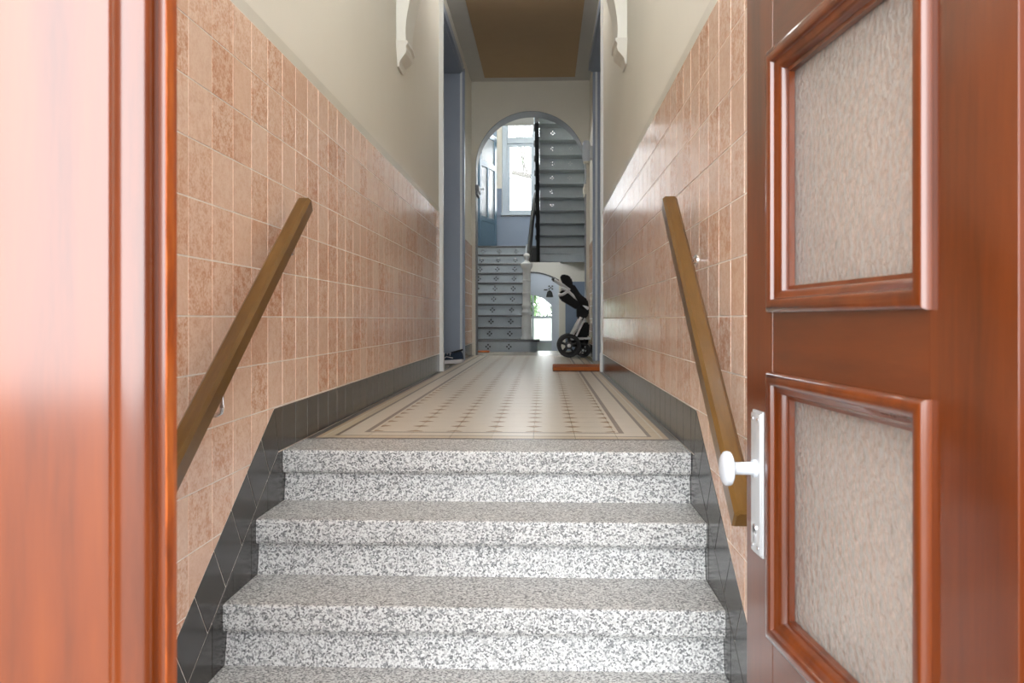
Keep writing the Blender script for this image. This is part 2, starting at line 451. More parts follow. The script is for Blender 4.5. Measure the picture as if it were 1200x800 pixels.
# end wall with round-headed arch
AC, AR, ASP = -0.168, 0.68, 2.326
def arch_wall(name, y0, y1, x0, x1, ztop, cx, r, zs, zb, mat, lining, lin_t=0.004):
    n = 40; m = MB(); bm = m.bm
    arc = [(cx - r, zb)] + [(cx + r * math.cos(math.pi - math.pi * k / n), zs + r * math.sin(math.pi * k / n)) for k in range(n + 1)] + [(cx + r, zb)]
    outer = []
    for (x, z) in arc[1:-1]:
        outer.append((x, ztop))
    outer = [(x0, zb)] + [(x0 + (x1 - x0) * k / n, ztop) for k in range(n + 1)] + [(x1, zb)]
    for y in (y0, y1):
        A = [bm.verts.new((p[0], y, p[1])) for p in arc]; B = [bm.verts.new((p[0], y, p[1])) for p in outer]
        for i in range(len(A) - 1): bm.faces.new([A[i], A[i + 1], B[i + 1], B[i]])
    o = m.build(name, mat)
    m = MB(); bm = m.bm
    ri = r - lin_t
    inn = [(cx - ri, zb)] + [(cx + ri * math.cos(math.pi - math.pi * k / n), zs + ri * math.sin(math.pi * k / n)) for k in range(n + 1)] + [(cx + ri, zb)]
    v = [[bm.verts.new((p[0], y, p[1])) for p in L] for y in (y0 - 0.006, y1 + 0.006) for L in (arc, inn)]
    for a, b in ((0, 1), (1, 3), (3, 2), (2, 0)):
        for i in range(len(arc) - 1): bm.faces.new([v[a][i], v[a][i + 1], v[b][i + 1], v[b][i]])
    m.build('arch_lining', lining, o, smooth=True)
    return o
wall_arch = struct(arch_wall('wall_arch', Y_ARCH, Y_ARCH + 0.30, -1.65, 1.30, 3.6, AC, AR, ASP, -0.1, CREAM, ARCHGREY))
for sx in (-1, 1):      # little imposts at the springing
    x = AC + sx * AR; m = MB()
    m.box(x - 0.015 - 0.012 * sx, x + 0.028 - 0.012 * sx, Y_ARCH - 0.035, Y_ARCH + 0.32, 2.03, 2.10, 0.006)
    m.box(x - 0.01 - 0.008 * sx, x + 0.02 - 0.008 * sx, Y_ARCH - 0.022, Y_ARCH + 0.31, 1.985, 2.03, 0.004)
    m.build('impost', ARCHGREY if sx < 0 else CREAM, wall_arch)

# stair hall shell
m = MB(); m.box(SXL - 0.3, SXL, Y_ARCH + 0.30, Y_BACK + 0.2, -1.2, 6.0); wsl = struct(m.build('wall_stair_left', CREAM))
m = MB(); m.box(SXL, SXL + 0.004, 14.0, Y_BACK, LAND, LAND + 1.2); m.build('painted_dado', BLUE_WALL, wsl)
m = MB(); m.box(SXR, SXR + 0.3, Y_ARCH + 0.30, Y_BACK + 0.2, -1.2, 6.0); wsr = struct(m.build('wall_stair_right', CREAM))
m = MB(); m.box(SXR - 0.004, SXR, Y_ARCH + 0.30, 14.2, 0.0, 1.0); m.build('painted_dado', BLUE_WALL, wsr)
# back wall: garden door below the landing, window above it
WX0, WX1, WZ0, WZ1 = -0.72, 0.30, 2.44, 4.20
DX0, DX1, DZ1 = -0.772, 0.272, 1.34
m = MB()
def cols(xa, xb, za, zb): m.box(xa, xb, Y_BACK, Y_BACK + 0.25, za, zb)
cols(SXL - 0.3, DX0, -1.2, LAND); cols(DX1, SXR + 0.3, -1.2, LAND); cols(DX0, DX1, DZ1, LAND)
cols(SXL - 0.3, WX0, LAND, WZ1); cols(WX1, SXR + 0.3, LAND, WZ1); cols(WX0, WX1, LAND, WZ0)
cols(SXL - 0.3, SXR + 0.3, WZ1, 6.0)
wall_back = struct(m.build('wall_back', CREAM))
m = MB(); m.box(SXL, WX0 - 0.08, Y_BACK - 0.005, Y_BACK, LAND, LAND + 1.2); m.box(WX0 - 0.08, WX1 + 0.08, Y_BACK - 0.005, Y_BACK, LAND, WZ0 - 0.06); m.box(WX1 + 0.08, SXR, Y_BACK - 0.005, Y_BACK, LAND, LAND + 1.2)
m.build('painted_dado', BLUE_WALL, wall_back)
m = MB(); m.box(DX1 + 0.12, SXR, Y_BACK - 0.005, Y_BACK, LOWER, 1.15); m.build('painted_dado', BLUE_WALL, wall_back)
# upper floor slab over the near part of the stair hall
m = MB(); m.box(SXL, -0.16, Y_ARCH + 0.30, 12.60, CEIL, CEIL + 0.22); m.box(-0.16, SXR, Y_ARCH + 0.30, 11.2, CEIL, CEIL + 0.22)
struct(m.build('ceiling_stair_hall', CEIL_GREY))
m = MB(); m.box(SXL - 0.3, SXR + 0.3, Y_ARCH + 0.3, Y_BACK + 0.25, 6.0, 6.2)
struct(m.build('ceiling_stairwell', CEIL_GREY))

# ------------------------------------------------------------------ dado tiles on the corridor walls
Y_K = 2.72; SL = 0.66          # where the skirting starts to slope down the steps, and its slope
BANDV = TT / math.cos(math.atan(SL))
def line2(y): return 0.15 + SL * (y - Y_K)
def pix(X, Y, Z):
    zc = Y - 0.039 * X
    return 638 + F_PX * X / zc, 374 - F_PX * (Z - EYE) / zc

def tile_wall(wall, side, phase, far_x, far_label):
    face = XL if side < 0 else XR
    # frame: u along depth (mirrored on the right), v up, n into the room
    def frame(x):
        if side < 0: return Matrix(((0, 0, 1, x - 0.006), (1, 0, 0, 0), (0, 1, 0, 0), (0, 0, 0, 1)))
        return Matrix(((0, 0, -1, x + 0.006), (-1, 0, 0, 0), (0, 1, 0, 0), (0, 0, 0, 1)))
    fr = frame(face)
    def U(p):      # (y, z) polygon ccw -> (u, v) ccw
        return p if side < 0 else [(-q[0], q[1]) for q in p][::-1]
    pink, black = [], []
    rows = [DADO - TT * (i + 1) + 0.004 - 0.004 for i in range(16)]
    k = math.floor((0.92 - phase) / TT)
    while True:
        y0 = phase + TT * k; y1 = y0 + TT; k += 1
        if y0 >= Y_N0 - 0.01: break
        ya, yb = max(y0, 0.905), min(y1, Y_N0 - 0.045)
        if yb - ya < 0.01: continue
        for z0 in rows:
            z1 = z0 + TT
            if z1 < VEST: break
            q = [(ya, max(z0, VEST)), (yb, max(z0, VEST)), (yb, z1), (ya, z1)]
            if z0 < 0.14:
                q = clip(q, -SL, 1, 0.15 - SL * Y_K)
                q = clip(q, 0, 1, VEST)
            if len(q) >= 3 and area(q) > 4e-4: pink.append(q)
        # flat black skirting row (clipped at the mitre)
        q = [(ya, 0.0), (yb, 0.0), (yb, 0.152), (ya, 0.152)]
        ex = BANDV - 0.15
        q = clip(q, 0.15, ex / SL, 0.15 * (Y_K + ex / SL))
        if len(q) >= 3 and area(q) > 4e-4: black.append(q)
        # triangles between the sloping row and the steps
        q = [(ya, -1.3), (yb, -1.3), (yb, 0.0), (ya, 0.0)]
        q = clip(q, SL, -1, -(0.15 - BANDV - SL * Y_K)); q = clip(q, 0, 1, VEST)
        if len(q) >= 3 and area(q) > 4e-4: black.append(q)
    # sloping row
    th = math.atan(SL); ct, st = math.cos(th), math.sin(th)
    for i in range(-1, 20):
        a0, a1 = -i * TT, -(i + 1) * TT
        def W(a, b): return (Y_K + a * ct - b * st, 0.15 + a * st + b * ct)
        q = [W(a1, -TT), W(a0, -TT), W(a0, 0), W(a1, 0)]
        ex = BANDV - 0.15
        q = clip(q, -0.15, -ex / SL, -0.15 * (Y_K + ex / SL))
        q = clip(q, 0, 1, VEST); q = clip(q, 1, 0, 0.905)
        if len(q) >= 3 and area(q) > 4e-4: black.append(q)
    def emit(name, polys, mat):
        def rank(p):
            cy = sum(q[0] for q in p) / len(p); cz = sum(q[1] for q in p) / len(p)
            px, py = pix(face, cy, cz)
            seen = (190 < px < 885) and -30 < py < 830
            return (0 if seen else 1, cy)
        polys = sorted(polys, key=rank)
        keep = [p for p in polys[:298] if rank(p)[0] == 0]
        rest = [p for p in polys if p not in keep]
        for p in keep: tile_object(name, U(p), wall, fr, mat, tilt=0.0025)
        if rest: tile_stuff(name + '_rest', [U(p) for p in rest], wall, fr, mat)
    emit('tile', pink, PINK); emit('skirting_tile', black, BLACK)
    # grout bed
    fx = face - 0.0045 * (-side) if side < 0 else face + 0.0045
    fx = face + side * 0.0016
    m = MB(); m.box(fx, fx + side * 0.02, 0.90, Y_N0 - 0.04, VEST, DADO); m.build('grout_bed', GROUT, wall)
    # short tiled stretch beyond the niche
    fr2 = frame(far_x); y = Y_N1 + 0.06; far_p = []; far_b = []
    while y < Y_ARCH - 0.02:
        yb = min(y + TT, Y_ARCH)
        far_b.append([(y, 0), (yb, 0), (yb, 0.15), (y, 0.15)])
        for z0 in rows[:8]: far_p.append([(y, z0), (yb, z0), (yb, z0 + TT), (y, z0 + TT)])
        y += TT
    tile_stuff('tile_far_rest', [U(p) for p in far_p], wall, fr2, PINK); tile_stuff('skirting_tile_far_rest', [U(p) for p in far_b], wall, fr2, BLACK)
    m = MB(); m.box(far_x + side * 0.0016, far_x + side * 0.02, Y_N1 + 0.05, Y_ARCH, 0, DADO); m.build('grout_bed', GROUT, wall)
    # glossy paint line above the dado
    m = MB(); m.box(face + side * 0.0035, face + side * 0.02, 0.90, Y_N0 - 0.04, DADO + 0.001, DADO + 0.045); m.build('painted_line', CREAM_BAND, wall)
tile_wall(wall_left, -1, 2.055, XL, 'left')
tile_wall(wall_right, 1, 2.22, XRF, 'right')

# ------------------------------------------------------------------ floor tiles
FT = 0.158; FX0 = -0.674; FY0 = 3.303
ffr = Matrix.Translation((0, 0, -0.007))
field, border = [], []
for r in range(44):
    y0 = FY0 + FT * r; y1 = min(y0 + FT, Y_ARCH)
    if y0 > Y_ARCH - 0.02: break
    for c in range(6):
        x0 = FX0 + FT * c
        field.append([(x0, y0), (x0 + FT, y0), (x0 + FT, y1), (x0, y1)])
    border.append([(XL, y0), (FX0, y0), (FX0, y1), (XL, y1)])
    border.append([(FX0 + 6 * FT, y0), (XR, y0), (XR, y1), (FX0 + 6 * FT, y1)])
for c in range(6):
    x0 = FX0 + FT * c; border.append([(x0, 3.086), (x0 + FT, 3.086), (x0 + FT, FY0), (x0, FY0)])
border.append([(XL, 3.086), (FX0, 3.086), (FX0, FY0), (XL, FY0)]); border.append([(FX0 + 6 * FT, 3.086), (XR, 3.086), (XR, FY0), (FX0 + 6 * FT, FY0)])
for p in sorted(field, key=lambda p: p[0][1])[:264]: tile_object('floor_tile', p, floor, ffr, FLOOR_TILE, th=0.007, gap=0.0004, bev=0.0005)
for p in border: tile_object('border_tile', p, floor, ffr, FLOOR_TILE, th=0.007, gap=0.0004, bev=0.0005)
rest = []
for (xa, xb, ya, yb) in ((SXL, SXR, Y_ARCH, 11.80), (XL - 0.41, XL, Y_N0, Y_N1), (XR, XR + 0.41, Y_N0, Y_N1), (XR, XRF, Y_N1, Y_ARCH)):
    y = ya
    while y < yb - 0.02:
        x = xa
        while x < xb - 0.02:
            rest.append([(x, y), (min(x + FT, xb), y), (min(x + FT, xb), min(y + FT, yb)), (x, min(y + FT, yb))]); x += FT
        y += FT
tile_stuff('plain_floor_tile_rest', rest, floor, ffr, paint('plain_grey_beige_tile', (176, 168, 154), 0.25, 0.12, 9), th=0.007, gap=0.001, bev=0.001)

# ------------------------------------------------------------------ terrazzo entrance steps
steps = thing('entrance_steps', (-0.2, 2.2, VEST), 'speckled grey terrazzo steps rising from the entrance to the tiled hall', 'stairs')
for i in range(5):
    n, top = NOSE[i], TOPS[i]; back = 3.084 if i == 0 else NOSE[i - 1] + 0.03
    r = 0.009; th = 0.078
    prof = [(back, top), (n + r, top)] + [(n + r - r * math.sin(R(a)), top - r + r * math.cos(R(a))) for a in (30, 60, 90)] + \
           [(n, top - th + 0.012), (n + 0.005, top - th + 0.003), (n + 0.012, top - th), (back, top - th)]
    m = MB(); m.prism(prof, 'x', XL + 0.001, XR - 0.001); m.build('tread', TERRAZZO, steps)
    zb = top - 0.173
    m = MB(); m.prism([(n + 0.03, top - th), (n + 0.018, zb + 0.02), (n + 0.012, zb), (back, zb), (back, top - th)], 'x', XL + 0.001, XR - 0.001)
    m.build('riser', TERRAZZO, steps)

# ------------------------------------------------------------------ niche casings, apartment doors
def casing(n, side, face, far_face):
    blue_in = face + side * 0.40
    m = MB()
    m.box(far_face - side * 0.004, blue_in, Y_N1, Y_N1 + 0.049, 0, NICHE_H)
    m.box(face + side * 0.008, blue_in, Y_N0 + 0.001, Y_N0 + 0.02, 0, NICHE_H)
    o = struct(m.build('trim_%d' % n, BLUE))
    m = MB(); m.box(face + side * 0.008, blue_in, Y_N0 + 0.02, Y_N1, NICHE_H - 0.03, NICHE_H - 0.001); m.build('head_lining', BLUE, o)
    m = MB(); m.box(far_face - side * 0.030, far_face - side * 0.004, Y_N1 - 0.012, Y_N1 + 0.06, 0.0, NICHE_H + 0.02, 0.004); m.build('far_edge_moulding', BLUE, o)
    m = MB(); m.box(far_face - side * 0.004, far_face + side * 0.020, Y_N1 - 0.008, Y_N1, 0.0, NICHE_H, 0.002); m.build('far_edge_bead', WHITE, o)
    m = MB(); m.box(face - side * (0.030 if side < 0 else 0.016), face + side * 0.02, Y_N0 - 0.035, Y_N0 + 0.012, 0.15, NICHE_H + 0.06, 0.004); m.build('corner_casing', WHITE, o)
    m = MB(); m.box(face - side * (0.036 if side < 0 else 0.022), face + side * 0.02, Y_N0 - 0.042, Y_N0 + 0.014, 0.001, 0.16, 0.004); m.build('plinth_block', WHITE, o)
    m = MB(); m.box(face - side * 0.02, face + side * 0.01, Y_N0 + 0.012, Y_N1 - 0.012, NICHE_H - 0.02, NICHE_H + 0.06, 0.004); m.build('head_casing', BLUE, o)
    # apartment door leaf set at the back of the niche
    xb = face + side * 0.395
    m = MB(); m.box(xb, xb + side * 0.022, Y_N0 + 0.03, Y_N1 - 0.005, 0.002, NICHE_H - 0.03)
    d = struct(m.build('door_%d' % (n + 2), BLUE))
    for (ya, yb, za, zb) in ((0.15, 0.85, 0.25, 1.0), (0.15, 0.85, 1.15, 2.2), (1.0, 1.7, 0.25, 1.0), (1.0, 1.7, 1.15, 2.2)):
        m = MB(); m.box(xb - side * 0.012, xb, Y_N0 + ya, Y_N0 + yb, za, zb, 0.006); m.build('door_panel', BLUE, d)
casing(1, -1, XL, XL); casing(2, 1, XR, XRF)

# ------------------------------------------------------------------ plaster arch over the corridor at the corbels
YA0, YA1 = 5.0, 5.27
cxa = (XL + XR) / 2; hw = (XR - XL) / 2
zs = 2.115
arc_in = []
n = 36
for k in range(n + 1):
    a = math.pi - math.pi * k / n
    arc_in.append((cxa + (hw - 0.055) * math.cos(a), zs + 0.10 + 0.95 * math.sin(a) ** 1.4))
left_curve = [(XL + 0.058, zs + 0.0), (XL + 0.055, zs + 0.03), (XL + 0.054, zs + 0.06), (XL + 0.0545, zs + 0.09)]
right_curve = [(2 * cxa - p[0], p[1]) for p in left_curve][::-1]
inner = left_curve + arc_in[1:-1] + right_curve
m = MB(); bm = m.bm; N = len(inner)
outer = []
for i, (x, z) in enumerate(inner):
    if i < 4: outer.append((XL - 0.003, z))
    elif i >= N - 4: outer.append((XR + 0.003, z))
    else:
        outer.append((max(XL - 0.003, min(XR + 0.003, cxa + (x - cxa) * 1.6)), CEIL if 4 + 6 <= i < N - 10 else zs + 0.1 + (CEIL - zs - 0.1) * min(1, (min(i, N - 1 - i) - 3) / 7)))
v = [[bm.verts.new((p[0], y, p[1])) for p in L] for y in (YA0, YA1) for L in (inner, outer)]
for a, b in ((0, 1), (1, 3), (3, 2), (2, 0)):
    for i in range(N - 1): bm.faces.new([v[a][i], v[a][i + 1], v[b][i + 1], v[b][i]])
bm.faces.new([v[0][0], v[1][0], v[3][0], v[2][0]]); bm.faces.new([v[0][-1], v[1][-1], v[3][-1], v[2][-1]])
arch = struct(m.build('trim_3', PLASTER, smooth=True))
for sx, face in ((1, XL), (-1, XR)):   # scroll corbel under each foot
    m = MB(); bm = m.bm
    prof = [(w * 0.95, dz * 0.66) for w, dz in ((0.085, 0.0), (0.088, -0.02), (0.075, -0.035), (0.070, -0.05), (0.074, -0.075), (0.066, -0.10), (0.046, -0.125), (0.030, -0.145), (0.018, -0.16), (0.010, -0.185), (0.006, -0.21))]
    rings = []
    for (w, dz) in prof:
        f = 1 + dz * 5.0; yy0 = YA0 - 0.012 + (1 - f) * 0.085; yy1 = YA1 + 0.012 - (1 - f) * 0.085
        w *= 0.92
        rings.append([bm.verts.new((face - sx * 0.004, yy0, zs + 0.012 + dz)), bm.verts.new((face + sx * w * 0.9, yy0, zs + 0.012 + dz)), bm.verts.new((face + sx * w, (yy0 + yy1) / 2, zs + 0.012 + dz)), bm.verts.new((face + sx * w * 0.9, yy1, zs + 0.012 + dz)), bm.verts.new((face - sx * 0.004, yy1, zs + 0.012 + dz))])
    for A, B in zip(rings, rings[1:]):
        for i in range(5): bm.faces.new([A[i], A[(i + 1) % 5], B[(i + 1) % 5], B[i]])
    bm.faces.new(rings[0]); bm.faces.new(rings[-1])
    m.build('corbel', PLASTER, arch)

# ------------------------------------------------------------------ street doors
def loop_frame(m, x0, x1, z0, z1, prof, y):
    """mitred moulding around a rectangle: profile of (inset, rise towards -y)"""
    bm = m.bm; loops = []
    for d, p in prof:
        loops.append([bm.verts.new((xx, y - p, zz)) for xx, zz in ((x0 + d, z0 + d), (x1 - d, z0 + d), (x1 - d, z1 - d), (x0 + d, z1 - d))])
    for A, B in zip(loops, loops[1:]):
        for i in range(4): bm.faces.new([A[i], A[(i + 1) % 4], B[(i + 1) % 4], B[i]])
MOULD = [(0.0, -0.001), (0.0, 0.006), (0.002, 0.010), (0.006, 0.0125), (0.012, 0.0135), (0.018, 0.0125), (0.022, 0.010), (0.0235, 0.005), (0.026, 0.003), (0.031, 0.001), (0.036, -0.004), (0.038, -0.009), (0.0385, -0.013), (0.044, -0.014), (0.0445, -0.023)]
MOULD_IN = [(0.0, -0.001), (0.0, 0.006), (0.01, 0.01), (0.03, 0.006), (0.0445, -0.018)]
D_TOP = 2.42
def panel_leaf(root, x0, x1, free, hinge, panes, panels):
    """leaf in local coordinates: x from x0 (free side when x0<x1) to x1, outer face y=0, inner face y=0.045"""
    T = 0.045
    def part(name, mat, *b, bev=0.0008, parent=root):
        m = MB(); m.box(*b, bev); return m.build(name, mat, parent, off=(0, 0, 0))
    part('stile', WOOD_V, x0, x0 + free, 0, T, VEST + 0.006, D_TOP)
    part('stile', WOOD_V, x1 - hinge, x1, 0, T, VEST + 0.006, D_TOP)
    a, b = x0 + free, x1 - hinge
    edges = sorted(panes + panels)
    z = VEST + 0.006
    for (za, zb) in edges + [(D_TOP, None)]:
        part('rail', WOOD_H, a + 0.0006, b - 0.0006, 0.0006, T - 0.0006, z, za); z = zb
    for (za, zb) in panes:
        m = MB(); loop_frame(m, a - 0.004, b + 0.004, za - 0.004, zb + 0.004, MOULD, 0.0); mo = m.build('glazing_moulding', WOOD_V, root, smooth=True, off=(0, 0, 0))
        m = MB(); loop_frame(m, a - 0.004, b + 0.004, za - 0.004, zb + 0.004, [(d, p) for d, p in MOULD_IN], 0.0)
        for v in m.bm.verts: v.co.y = T - v.co.y
        m.build('inner_moulding', WOOD_V, root, smooth=True, off=(0, 0, 0))
        m = MB(); m.box(a + 0.034, b - 0.034, 0.0235, 0.0285, za + 0.034, zb - 0.034); m.build('pane', GLASS_DOOR, root, off=(0, 0, 0))
    for (za, zb) in panels:
        m = MB(); m.box(a, b, 0.012, T - 0.012, za, zb); m.box(a + 0.06, b - 0.06, 0.003, T - 0.003, za + 0.06, zb - 0.06, 0.006); m.build('door_panel', WOOD_V, root, off=(0, 0, 0))

L = 0.778; HX, HY = 0.434, Y_DOOR
d1 = bpy.data.objects.new('door_1', None); COL.objects.link(d1); d1.location = (HX, HY, 0); d1.rotation_euler = (0, 0, -R(85.6))
struct(d1, 'open brown wooden street door leaf with hammered glass panes, white knob on its edge')
ZA = EYE
panel_leaf(d1, -L, 0.0, 0.135, 0.150, [(ZA - 0.5355, ZA - 0.092), (ZA + 0.0146, ZA + 0.4477), (1.06, 2.2)], [(-0.66, -0.25)])
# handle set on the free stile
def loc_part(name, mat, mb, parent, smooth=False): return mb.build(name, mat, parent, smooth, off=(0, 0, 0))
px0 = -L + 0.070
m = MB(); m.box(px0 - 0.024, px0 + 0.024, -0.008, 0.0, 0.034, 0.281, 0.003); plate = loc_part('knob_plate', ALU, m, d1, True)
m = MB(); m.box(px0 - 0.027, px0 + 0.027, -0.004, 0.0, 0.030, 0.285, 0.002); loc_part('backing_plate', ALU, m, d1)
m = MB(); m.lathe([(0.016, -0.008), (0.016, -0.012), (0.0115, -0.013), (0.011, -0.048), (0.013, -0.052)], (px0, 0, 0.183), 24, 'y'); loc_part('knob_shaft', WHITE_METAL, m, plate, True)
m = MB(); m.lathe([(0.010, -0.049), (0.024, -0.050), (0.0295, -0.053), (0.0305, -0.057), (0.0295, -0.062), (0.024, -0.066), (0.008, -0.068), (0.002, -0.068)], (px0, 0, 0.183), 32, 'y'); loc_part('knob', WHITE_METAL, m, plate, True)
m = MB(); m.lathe([(0.009, -0.007), (0.009, -0.0105), (0.008, -0.011)], (px0, 0, 0.076), 20, 'y'); m.box(px0 - 0.005, px0 + 0.005, -0.0105, -0.007, 0.052, 0.072, 0.001); loc_part('lock_cylinder', CHROME, m, plate, True)
m = MB(); m.box(px0 - 0.0008, px0 + 0.0008, -0.0115, -0.0107, 0.070, 0.082); loc_part('key_slot', DARK_PLASTIC, m, plate)
for zz in (0.045, 0.270):
    for xx in (-0.014, 0.014):
        m = MB(); m.lathe([(0.0035, -0.007), (0.0035, -0.009), (0.002, -0.0098)], (px0 + xx, 0, zz), 12, 'y'); loc_part('screw', CHROME, m, plate)
m = MB(); m.box(-L - 0.001, -L + 0.001, 0.012, 0.034, 0.02, 0.30); loc_part('lock_forend', ALU, m, d1)
for zz in (-0.55, 0.55, 1.9):
    m = MB(); m.lathe([(0.008, zz), (0.009, zz + 0.005), (0.009, zz + 0.105), (0.008, zz + 0.11)], (0.006, 0.050, 0), 12, 'z'); loc_part('hinge', CHROME, m, d1)

d2 = bpy.data.objects.new('door_2', None); COL.objects.link(d2); d2.location = (XL, Y_DOOR, 0)
struct(d2, 'closed narrow street door leaf of reddish varnished wood with rounded cover strip')
WL = (-0.372) - XL
panel_leaf(d2, 0.0, WL, 0.14, 0.20, [(ZA - 0.5355, ZA - 0.092), (ZA + 0.0146, ZA + 0.4477), (1.06, 2.2)], [(-0.66, -0.25)])
# rounded cover strip: flat joint bead, half round, then rebate lip
xe = WL
def strip(name, mat, prof): 
    m = MB(); m.prism(prof, 'z', VEST + 0.006, D_TOP); return m.build(name, mat, d2, smooth=True, off=(0, 0, 0))
x_a = -0.4115 - XL       # left edge of the rounded strip
arc = [(x_a + 0.0225 - 0.0225 * math.cos(R(a)), -0.006 - 0.016 * math.sin(R(a))) for a in range(0, 181, 15)]
strip('cover_strip', WOOD_V, [(x_a, 0.001)] + arc + [(x_a + 0.045, 0.001)])
strip('cover_strip_bead', WOOD_V, [(x_a - 0.003, 0.001), (x_a - 0.003, -0.004), (x_a, -0.005), (x_a, 0.001)])
strip('rebate_lip', WOOD_V, [(x_a + 0.045, 0.02), (x_a + 0.045, -0.004), (x_a + 0.0525, -0.005), (x_a + 0.0525, 0.02)])
# worn edge, slightly wavy
m = MB(); bm = m.bm; A, B, C2, D2 = [], [], [], []
zz = VEST + 0.006; prev = 0
while zz < D_TOP:
    w = 0.0012 * (random.random() - 0.5) + 0.0005 * math.sin(zz * 31)
    A.append(bm.verts.new((x_a + 0.0525, -0.0045, zz))); B.append(bm.verts.new((x_a + 0.0535 + w * 0.5, -0.0042, zz)))
    C2.append(bm.verts.new((x_a + 0.0540 + w, 0.009, zz))); D2.append(bm.verts.new((x_a + 0.0525, 0.020, zz)))
    zz += 0.02
for i in range(len(A) - 1):
    for P_, Q_ in ((A, B), (B, C2), (C2, D2)): bm.faces.new([P_[i], P_[i + 1], Q_[i + 1], Q_[i]])
m.build('worn_edge', WOOD_RAW, d2, off=(0, 0, 0))

# door frame posts
m = MB()
m.box(HX + 0.006, XR + 0.02, Y_DOOR - 0.03, Y_DOOR + 0.06, VEST, 2.50, 0.004)
m.box(XL - 0.04, XL - 0.003, Y_DOOR - 0.03, Y_DOOR + 0.06, VEST, 2.50, 0.004)
fr_o = struct(m.build('trim_4', WOOD_V), 'varnished brown wooden frame post beside the open street door')
m = MB(); m.box(XL - 0.04, XR + 0.02, Y_DOOR - 0.03, Y_DOOR + 0.06, 2.43, 2.50, 0.004); m.build('transom_bar', WOOD_H, fr_o)

# ------------------------------------------------------------------ handrails
def handrail(side, xc, top, bottom, label, brackets, wall_face):
    (y1, z1), (y0, z0) = top, bottom
    root = thing('handrail', (xc, (y0 + y1) / 2, (z0 + z1) / 2), label, 'handrail', 'wooden handrails beside the entrance steps')
    dv = Vector((0, y1 - y0, z1 - z0)).normalized(); nv = Vector((0, -dv.z, dv.y)); xv = Vector((1, 0, 0))
    a, c = 0.0245, 0.009
    sec = [(-a, -a), (a, -a), (a, a - c), (a - c, a), (-a + c, a), (-a, a - c)]
    m = MB(); bm = m.bm
    P0, P1 = Vector((xc, y0, z0)), Vector((xc, y1, z1)); rings = []
    for P, k in ((P0, 0.8), (P0 + dv * 0.006, 1.0), (P1 - dv * 0.006, 1.0), (P1, 0.8)):
        rings.append([bm.verts.new(P + xv * s[0] * k + nv * s[1] * k) for s in sec])
    for A, B in zip(rings, rings[1:]):
        for i in range(6): bm.faces.new([A[i], A[(i + 1) % 6], B[(i + 1) % 6], B[i]])
    bm.faces.new(rings[0]); bm.faces.new(rings[-1])
    m.build('rail', RAIL_WOOD, root)
    for (yb, zb) in brackets:
        zr = z0 + (z1 - z0) * (yb - y0) / (y1 - y0) - 0.02
        m = MB()
        m.lathe([(0.021, 0.0), (0.021, -0.004), (0.015, -0.010), (0.009, -0.013)] if side > 0 else [(0.021, 0.0), (0.021, 0.004), (0.015, 0.010), (0.009, 0.013)], (wall_face, yb, zb), 20, 'x')
        br = m.build('wall_rosette', CHROME, root, True)
        m = MB(); m.tube([(wall_face - side * 0.008, yb, zb), (xc + side * 0.015, yb, zb), (xc + side * 0.003, yb, zb + 0.006), (xc, yb, zb + 0.02), (xc, yb, zr)], 0.006, 10)
        b = m.build('bracket_arm', CHROME, root, True)
    return root
handrail(-1, -0.825, (2.842, 0.846), (1.45, 0.846 - 0.706 * 1.392), 'golden wooden handrail on the left tiled wall, lower end behind the closed door leaf', [(2.70, 0.655), (2.10, 0.20)], XL)
handrail(1, 0.424, (2.85, 0.846), (1.775, 0.846 - 0.767 * 1.075), 'golden wooden handrail on the right tiled wall, lower end behind the door knob', [(2.71, 0.635), (1.95, 0.06)], XR)

# ------------------------------------------------------------------ iron staircase at the back
stair = thing('iron_staircase', (-0.2, 12.8, 0), 'grey painted iron staircase with pierced risers, stone-like newel and half landing behind the arch', 'staircase')
RISE, GO = 0.17, 0.317
FX_0, FX_1 = SXL + 0.002, -0.32
Y_S0 = 11.35
def pierced(width, h, motifs, a, sq, t=0.006):
    """riser plate with four square holes in a cross per motif; local origin at centre bottom, front at y=0"""
    zc = h * 0.52
    xs = {-width / 2, width / 2}; holes = []
    for mx in motifs:
        for (ox, oz) in ((a, 0), (-a, 0), (0, a), (0, -a)):
            holes.append((mx + ox - sq, mx + ox + sq, zc + oz - sq, zc + oz + sq))
    zs_ = {0.0, h}
    for hx in holes: xs |= {round(hx[0], 5), round(hx[1], 5)}; zs_ |= {round(hx[2], 5), round(hx[3], 5)}
    xs, zs_ = sorted(xs), sorted(zs_)
    bm = bmesh.new(); V = {}
    def v(x, y, z):
        k = (round(x, 5), y, round(z, 5))
        if k not in V: V[k] = bm.verts.new(k)
        return V[k]
    def open_(cx, cz): return any(q[0] < cx < q[1] and q[2] < cz < q[3] for q in holes)
    nx, nz = len(xs) - 1, len(zs_) - 1
    solid = [[not open_((xs[i] + xs[i + 1]) / 2, (zs_[j] + zs_[j + 1]) / 2) for j in range(nz)] for i in range(nx)]
    for i in range(nx):
        for j in range(nz):
            if not solid[i][j]: continue
            c = [(xs[i], zs_[j]), (xs[i + 1], zs_[j]), (xs[i + 1], zs_[j + 1]), (xs[i], zs_[j + 1])]
            bm.faces.new([v(x, 0, z) for x, z in c]); bm.faces.new([v(x, t, z) for x, z in reversed(c)])
            for k, (di, dj) in enumerate(((0, -1), (1, 0), (0, 1), (-1, 0))):
                ii, jj = i + di, j + dj
                if not (0 <= ii < nx and 0 <= jj < nz) or not solid[ii][jj]:
                    p, q = c[k], c[(k + 1) % 4]
                    bm.faces.new([v(p[0], 0, p[1]), v(p[0], t, p[1]), v(q[0], t, q[1]), v(q[0], 0, q[1])])
    me = bpy.data.meshes.new('riser'); bm.to_mesh(me); bm.free(); me.materials.append(IRON)
    return me
